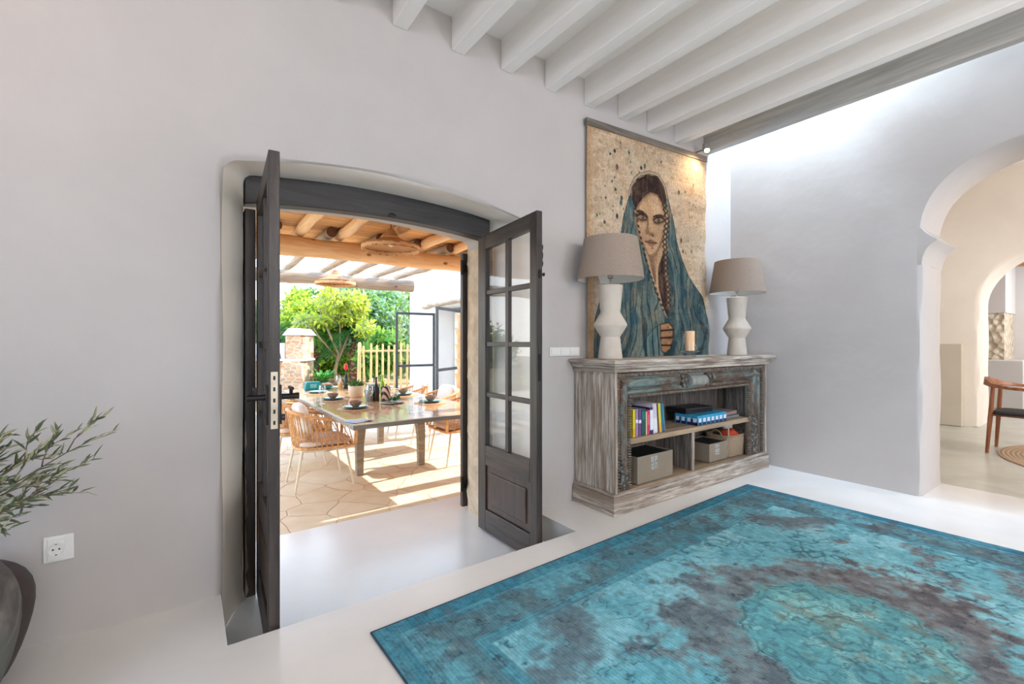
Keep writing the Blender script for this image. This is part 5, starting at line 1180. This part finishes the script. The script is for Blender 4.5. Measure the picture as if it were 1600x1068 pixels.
b = MB(); b.box(.16, .62, -.28, .4, .02, 1.62); b.build('chimney', M['bbq'], t, bevel=.03)
b = MB(); b.prism([(.10, 1.62), (.68, 1.62), (.52, 1.80), (.26, 1.80)], 'y', -.34, .46); b.build('chimney_cap', M['wing'], t, bevel=.02)
b = MB(); b.prism([(.02, .02), (.72, .02), (.62, .98), (.16, .98)], 'y', -.42, -.27); b.build('buttress', M['bbq'], t, bevel=.03)
b = MB(); b.box(-.80, .70, -.42, .3, .96, 1.01); b.build('counter_slab', M['wing'], t, bevel=.01)
arc = [(-.70, 1.01), (-.70, 1.42), (.14, 1.42), (.14, 1.01), (.05, 1.01)] + [(-.28 + .33 * math.cos(a), 1.01 + .36 * math.sin(a)) for a in lin(0, PI, 12)[1:-1]] + [(-.61, 1.01)]
b = MB(); b.prism(arc, 'y', -.25, .3); b.build('oven_front', M['wing'], t)
b = MB(); b.box(-.68, .12, .30, .36, 1.01, 1.42); b.build('oven_back', plain('soot_plaster', (150, 140, 134), .9), t)
tag(lump('red_cloth', 'x', 'x', (1.75, 12.95, ZT + 1.14), (.16, .12, .26), (220, 60, 40), 4), 'red cloth hanging by the oven niche of the barbecue', 'cloth')
t = thing('leafy_pot_plant', 'leafy green plant in a dark green pot right of the barbecue', 'potted plant', (2.93, 12.9, ZT))
b = MB(); b.lathe([(.001, 0), (.11, 0), (.15, .28), (.14, .28), (.001, .24)], (0, 0, .12), n=24); b.lathe([(.001, 0), (.16, 0), (.16, .12), (.001, .12)], n=20); b.build('plant_pot', plain('dark_green_pot', (28, 84, 74), .5), t, smooth='auto')
b = MB(); rs = random.Random(14)
for i in range(260): a = rs.uniform(0, 2 * PI); el = rs.uniform(0, 1.4); q = rs.uniform(.02, .26); leaf(b, Vector((q * math.cos(a), q * math.sin(a), .40 + q * math.sin(el))), Vector((math.cos(a), math.sin(a), math.sin(el))), Vector((0, 0, 1)), .12, .05)
b.build('leaves', plain('pot_plant_leaf', (90, 168, 70), .5, var=.3), t, fix=False)
# low tiled pool edge
M['pool'] = plain('pale_blue_tile', (126, 182, 220), .2, var=.15, vs=3)
t = thing('pool_edge', 'low white garden wall with pale blue upright tiles beyond the table', 'low wall', (2.6, 14.2, ZT), -math.radians(36))
b = MB(); b.box(-6, 5, 0, .22, 0, .17); b.build('wall_body', M['wing'], t, bevel=.01)
b = MB()
for k in range(24): b.box(-3.2 + k * .17, -3.2 + k * .17 + .11, -.006, 0, .02, .155)
b.build('tile_row', M['pool'], t)['kind'] = 'stuff'
# picket fence
M['fence'] = plain('pale_picket', (206, 166, 116), .8, var=.15, vs=5)
t = thing('picket_fence', 'pale rustic wooden picket fence in front of the palm', 'fence', (3.98, 10.95, ZT), -math.radians(35.4))
rs = random.Random(2); b0 = -.68
for k in range(10):
    x = b0 + k * .148; w = .028 if k else .045; tl = rs.uniform(-.03, .03); h = 1.36 + rs.uniform(-.04, .06)
    b = MB(); b.tube([(x, -.03, 0), (x + tl * .5, -.03, h * .5), (x + tl, -.03, h), (x + tl, -.03, h + .03)], [w, w, w * .95, w * .5], 8); b.build('picket', M['fence'], t, smooth='auto')
for z in (.42, 1.22): b = MB(); b.tube([(b0 - .04, .02, z), (b0 + 1.42, .02, z + .02)], .026, 8); b.build('fence_rail', M['fence'], t, smooth='auto')

LEAF = {}
for k, c1, c2 in (('yellow', (150, 180, 40), (206, 216, 84)), ('green', (84, 132, 50), (138, 178, 70)), ('blue', (110, 150, 124), (160, 190, 158)), ('deep', (44, 96, 50), (80, 136, 66)), ('olive', (128, 146, 92), (178, 188, 132))):
    n = N('foliage_' + k); n.col(n.ramp(n.noise(n.coords((1, 1, 1)), 2.2, 4), [(.35, rgb(*c1)), (.65, rgb(*c2))])); n.set(rough=.55, spec=.3)
    tr = n.n('ShaderNodeBsdfTranslucent'); tr.inputs[0].default_value = rgb(*c2); mx = n.n('ShaderNodeMixShader'); mx.inputs[0].default_value = .4
    n.l(n.p.outputs[0], mx.inputs[1]); n.l(tr.outputs[0], mx.inputs[2]); n.l(mx.outputs[0], n.out.inputs[0]); LEAF[k] = n.m
M['bark'] = plain('pale_bark', (156, 132, 104), .9, var=.25, vs=6, bump=.4)
def leaf_cloud(name, mat, parent, blobs, count, size, seed):
    g = np.random.default_rng(seed); B_ = np.array(blobs, float); w = B_[:, 3] * B_[:, 4] * B_[:, 5]; idx = g.choice(len(B_), count, p=w / w.sum())
    d = g.normal(size=(count, 3)); d /= np.linalg.norm(d, axis=1)[:, None]; r = g.uniform(.35, 1, count) ** .5
    p = B_[idx, :3] + d * r[:, None] * B_[idx, 3:6]; a = g.normal(size=(count, 3)) + np.array([0, 0, -.2]); a /= np.linalg.norm(a, axis=1)[:, None]
    u_ = np.cross(a, d + .3 * g.normal(size=(count, 3))); u_ /= np.linalg.norm(u_, axis=1)[:, None]; L = size * g.uniform(.6, 1.35, count)[:, None]; W_ = L * .42
    q = np.stack([p, p + a * L * .5 + u_ * W_ * .5, p + a * L, p + a * L * .5 - u_ * W_ * .5], 1).reshape(-1, 3)
    me = bpy.data.meshes.new(name); me.vertices.add(count * 4); me.vertices.foreach_set('co', q.ravel().astype(np.float32)); me.loops.add(count * 4); me.loops.foreach_set('vertex_index', np.arange(count * 4, dtype=np.int32))
    me.polygons.add(count); me.polygons.foreach_set('loop_start', np.arange(0, count * 4, 4, dtype=np.int32)); me.update(calc_edges=True); me.materials.append(mat)
    o = bpy.data.objects.new(name, me); C.objects.link(o); o.parent = parent; return o
def tree(name, label, cat, loc, trunk, blobs, key, count, size, seed, key2=None, group='trees and shrubs of the garden'):
    t = thing(name, label, cat, loc, 0, group); b = MB()
    for pts, r0, r1 in trunk: b.tube(pts, [r0 + (r1 - r0) * i / (len(pts) - 1) for i in range(len(pts))], 8)
    if trunk: b.build('trunk', M['bark'], t, smooth=True)
    leaf_cloud('foliage', LEAF[key], t, blobs, count, size, seed)
    if key2: leaf_cloud('foliage', LEAF[key2], t, blobs, count // 2, size, seed + 50)
    return t
def blobs(seed, n_, c, s_, r):
    g = random.Random(seed); return [(c[0] + g.uniform(-1, 1) * s_[0], c[1] + g.uniform(-1, 1) * s_[1], c[2] + g.uniform(-1, 1) * s_[2], r * g.uniform(.6, 1.2), r * g.uniform(.6, 1.2), r * g.uniform(.5, .9)) for _ in range(n_)]
tree('garden_tree', 'pale blue green tree at the far left of the garden view', 'tree', (2.75, 18.2, ZT), [([(0, 0, 0), (.1, 0, .9), (-.2, 0, 2.0)], .12, .05), ([(.05, 0, .8), (.6, .1, 1.9), (1.1, 0, 2.9)], .07, .02)], blobs(1, 12, (0, 0, 2.0), (1.1, .8, .8), .75), 'blue', 5200, .20, 1, 'olive')
tree('garden_tree', 'bright yellow green tree behind the barbecue chimney', 'tree', (3.35, 16.5, ZT), [([(0, 0, 0), (.1, 0, 1.0), (.0, 0, 1.8)], .10, .05), ([(.05, 0, .9), (-.5, .1, 1.8)], .06, .03)], blobs(2, 12, (0, 0, 2.1), (.9, .8, .75), .6), 'yellow', 5600, .17, 2, 'green')
tree('garden_tree', 'slender many-stemmed tree with yellow green leaves in the middle of the garden', 'tree', (3.55, 13.9, ZT), [([(0, 0, 0), (-.04, 0, .6), (.05, 0, 1.1), (-.25, 0, 1.8), (-.5, .1, 2.5)], .06, .02), ([(0, 0, .8), (.22, 0, 1.35), (.5, .1, 2.0), (.7, .1, 2.7)], .04, .015), ([(0, 0, 1.0), (-.5, 0, 1.6), (-.8, 0, 2.2)], .035, .012), ([(.1, 0, 1.15), (.1, 0, 2.7)], .03, .012)], blobs(3, 13, (.05, 0, 2.25), (.85, .6, .55), .42), 'yellow', 3600, .15, 3, 'olive')
tree('garden_tree', 'tall dense green tree in the middle background', 'tree', (5.3, 19.5, ZT), [([(0, 0, 0), (.1, 0, 1.5), (0, 0, 2.6)], .16, .08)], blobs(4, 14, (0, 0, 2.4), (1.7, 1.0, 1.2), .9), 'green', 6200, .22, 4, 'deep')
tree('garden_tree', 'grey green eucalyptus like tree with pale branches right of centre', 'tree', (5.35, 14.9, ZT), [([(0, 0, 0), (.1, 0, 1.2), (-.1, 0, 2.2), (-.3, 0, 3.0)], .09, .03), ([(.05, 0, 1.2), (.5, 0, 2.0), (.6, 0, 2.9)], .05, .02), ([(.05, 0, 1.0), (-.5, 0, 1.9), (-.9, 0, 2.6)], .05, .02)], blobs(5, 16, (.0, 0, 2.2), (1.0, .8, 1.0), .62), 'blue', 6800, .17, 5, 'green')
tree('garden_tree', 'dark green tree behind the grey green one, near the white wing', 'tree', (7.3, 17.5, ZT), [([(0, 0, 0), (.1, 0, 2.2)], .14, .08)], blobs(6, 14, (0, 0, 2.1), (1.5, 1.0, 1.2), .85), 'olive', 6000, .2, 6, 'green')
tree('garden_hedge', 'long dense dark green hedge closing the garden at the back', 'hedge', (4.6, 22.5, ZT), [], blobs(7, 90, (-2, 0, 1.5), (15, .8, 1.1), 1.15), 'deep', 15000, .34, 7, 'green')
tree('broad_leaf_bush', 'bright green broad-leaved bush right behind the picket fence', 'bush', (4.55, 12.6, ZT), [], blobs(8, 8, (0, 0, 1.15), (.5, .3, .45), .34), 'green', 1300, .30, 8, 'deep')
tree('low_shrub', 'low yellow green shrub between the two palm trunks', 'bush', (3.75, 16.2, ZT), [], blobs(9, 10, (0, 0, .6), (.8, .3, .3), .4), 'yellow', 2200, .16, 9, 'deep')
tree('low_shrub', 'low flowering shrubs at the foot of the picket fence', 'bush', (4.1, 10.75, ZT - .02), [], blobs(10, 12, (0, 0, .18), (.75, .10, .06), .16), 'olive', 1500, .09, 10, 'yellow')
# palms
n = N('palm_trunk'); w = n.n('ShaderNodeTexVoronoi'); w.inputs['Scale'].default_value = 9; n.l(n.coords((1, 1, 1.7)), w.inputs['Vector']); n.col(n.ramp(w.outputs['Distance'], [(.1, rgb(176, 128, 96)), (.6, rgb(90, 60, 44))])); n.set(rough=.95); n.bump(w.outputs['Distance'], -1, .06); M['palm'] = n.m
def palm(label, loc, h, r, lean, nf, seed, fl=1.5):
    t = thing('palm_tree', label, 'palm', loc, 0, 'palms of the garden'); b = MB(); g = random.Random(seed); prof = []
    N_ = 26
    b.tube([(lean * (i / N_) ** 1.5, 0, h * i / N_) for i in range(N_ + 1)], [r * (1.05 - .15 * i / N_) * (1 + .10 * (i % 2)) for i in range(N_ + 1)], 14); b.build('trunk', M['palm'], t)
    for k in range(nf):
        a = 2 * PI * k / nf + g.uniform(-.2, .2); el = g.uniform(.2, 1.3); b = MB(); P = []
        for i in range(9): q = i / 8; P.append(Vector((lean + math.cos(a) * math.cos(el) * fl * q, math.sin(a) * math.cos(el) * fl * q, h + math.sin(el) * fl * q - 1.1 * fl * q * q * (1 - el * .4))))
        b.tube(P, .012, 4)
        for i in range(1, 9):
            for j in range(3):
                p = P[i - 1].lerp(P[i], j / 3); dr = (P[i] - P[i - 1]).normalized()
                for s_ in (-1, 1): sd = dr.cross(Vector((0, 0, 1))).normalized() * s_; leaf(b, p, dr * .6 + sd + Vector((0, 0, -.25)), Vector((0, 0, 1)), .36 * (1 - .5 * abs(i / 8 - .4)), .035)
        b.build('frond', LEAF['deep' if k % 3 else 'green'], t, fix=False)
    return t
palm('palm with thick scaly trunk right of the barbecue', (3.17, 14.95, ZT), 1.62, .165, -.10, 16, 1)
palm('palm with thick scaly trunk left of the picket fence', (4.19, 14.2, ZT), 1.70, .185, .02, 18, 2, 1.3)
b = MB(); rs = random.Random(6)
for k in range(26): b.pillow((-1.6 + k * .14 + rs.uniform(-.02, .02), rs.uniform(-.05, .05), .10 + .12 * (k % 2)), (.22, .25, .16), p=.7, n=6, m=8)
o = b.build('rubble_edging', M['bbq'], smooth=True); o.location = (3.7, 15.4, ZT); o.rotation_euler = (0, 0, RZ); tag(o, 'low heap of brown stones edging the garden between the palms', 'stones', kind='stuff')

# ------------------------------------------------------------ middle room: wooden armchair, round rug
M['teak'] = grain('oiled_teak', (128, 74, 44), (168, 106, 68), axis='z', scale=7, stretch=10, rough=.4, bump=.1)
t = thing('wooden_armchair', 'oiled wooden armchair with curved rail and black woven seat in the middle room', 'armchair', (7.0, .70, 0), 0)
# local: seat faces -y, rear at +y ; the left pair of legs is what the photo shows
def cl(p0, p1, r0, r1, name='leg'): b = MB(); b.tube([p0, tuple((a * .5 + c_ * .5) for a, c_ in zip(p0, p1)), p1], [r0, max(r0, r1) * 1.15, r1], 10); return b.build(name, M['teak'], t, smooth='auto')
cl((-.245, .295, 0), (-.205, .255, .70), .014, .017); cl((.245, .295, 0), (.205, .255, .70), .014, .017)
cl((-.255, -.235, 0), (-.235, -.20, .66), .014, .017); cl((.255, -.235, 0), (.235, -.20, .66), .014, .017)
path = [(-.28, -.26, .665), (-.31, -.08, .675), (-.31, .12, .685), (-.24, .25, .705), (-.10, .31, .73), (0, .325, .735), (.10, .31, .73), (.24, .25, .705), (.31, .12, .685), (.31, -.08, .675), (.28, -.26, .665)]
b = MB(); vs = []; fs = []
for i, (x, y, z) in enumerate(path):
    a = Vector(path[min(i + 1, 10)]) - Vector(path[max(i - 1, 0)]); a.z = 0; a.normalize(); nn = Vector((-a.y, a.x, 0)); w = .022 + .012 * math.sin(PI * i / 10); hh = .014 + .03 * max(0, 1 - abs(i - 5) / 2.5)
    for s_, h_ in ((-1, -1), (1, -1), (1, 1), (-1, 1)): vs.append(Vector((x, y, z + h_ * hh)) + nn * w * s_ * (1 if h_ < 0 else .7))
for i in range(10):
    for k in range(4): fs.append((i * 4 + k, i * 4 + (k + 1) % 4, i * 4 + 4 + (k + 1) % 4, i * 4 + 4 + k))
fs += [(0, 1, 2, 3), (40, 41, 42, 43)]; b.add(vs, fs); b.build('arm_rail', M['teak'], t, bevel=.006)
for (p0, p1) in (((-.24, -.21, .40), (.24, -.21, .40)), ((-.22, .27, .40), (.22, .27, .40)), ((-.24, -.21, .40), (-.22, .27, .40)), ((.24, -.21, .40), (.22, .27, .40))): cl(p0, p1, .013, .013, 'seat_rail')
n = N('black_paper_cord'); wv = n.n('ShaderNodeTexWave'); wv.inputs['Scale'].default_value = 20; n.l(n.coords(), wv.inputs[0]); n.col(n.ramp(wv.outputs[0], [(.3, rgb(16, 16, 18)), (.8, rgb(52, 52, 56))])); n.set(rough=.7); n.bump(wv.outputs[0], .6, .006)
b = MB(); b.pillow((0, .03, .415), (.50, .50, .055), p=.25, n=6, m=28); b.build('seat', n.m, t, smooth=True)
n = N('jute'); wv = n.n('ShaderNodeTexWave'); wv.wave_type = 'RINGS'; wv.rings_direction = 'Z'; wv.inputs['Scale'].default_value = 9; n.l(n.coords(), wv.inputs[0]); n.col(n.ramp(wv.outputs[0], [(.2, rgb(172, 144, 118)), (.8, rgb(186, 160, 132))])); n.set(rough=.95); n.bump(wv.outputs[0], .6, .006)
b = MB(); b.lathe([(.001, 0), (1.2, 0), (1.205, .004), (1.2, .010), (.001, .010)], n=72); o = b.build('round_rug', n.m, smooth='auto'); o.location = (7.05, -.256, -.003); tag(o, 'round natural jute rug on the grey floor of the middle room', 'rug')
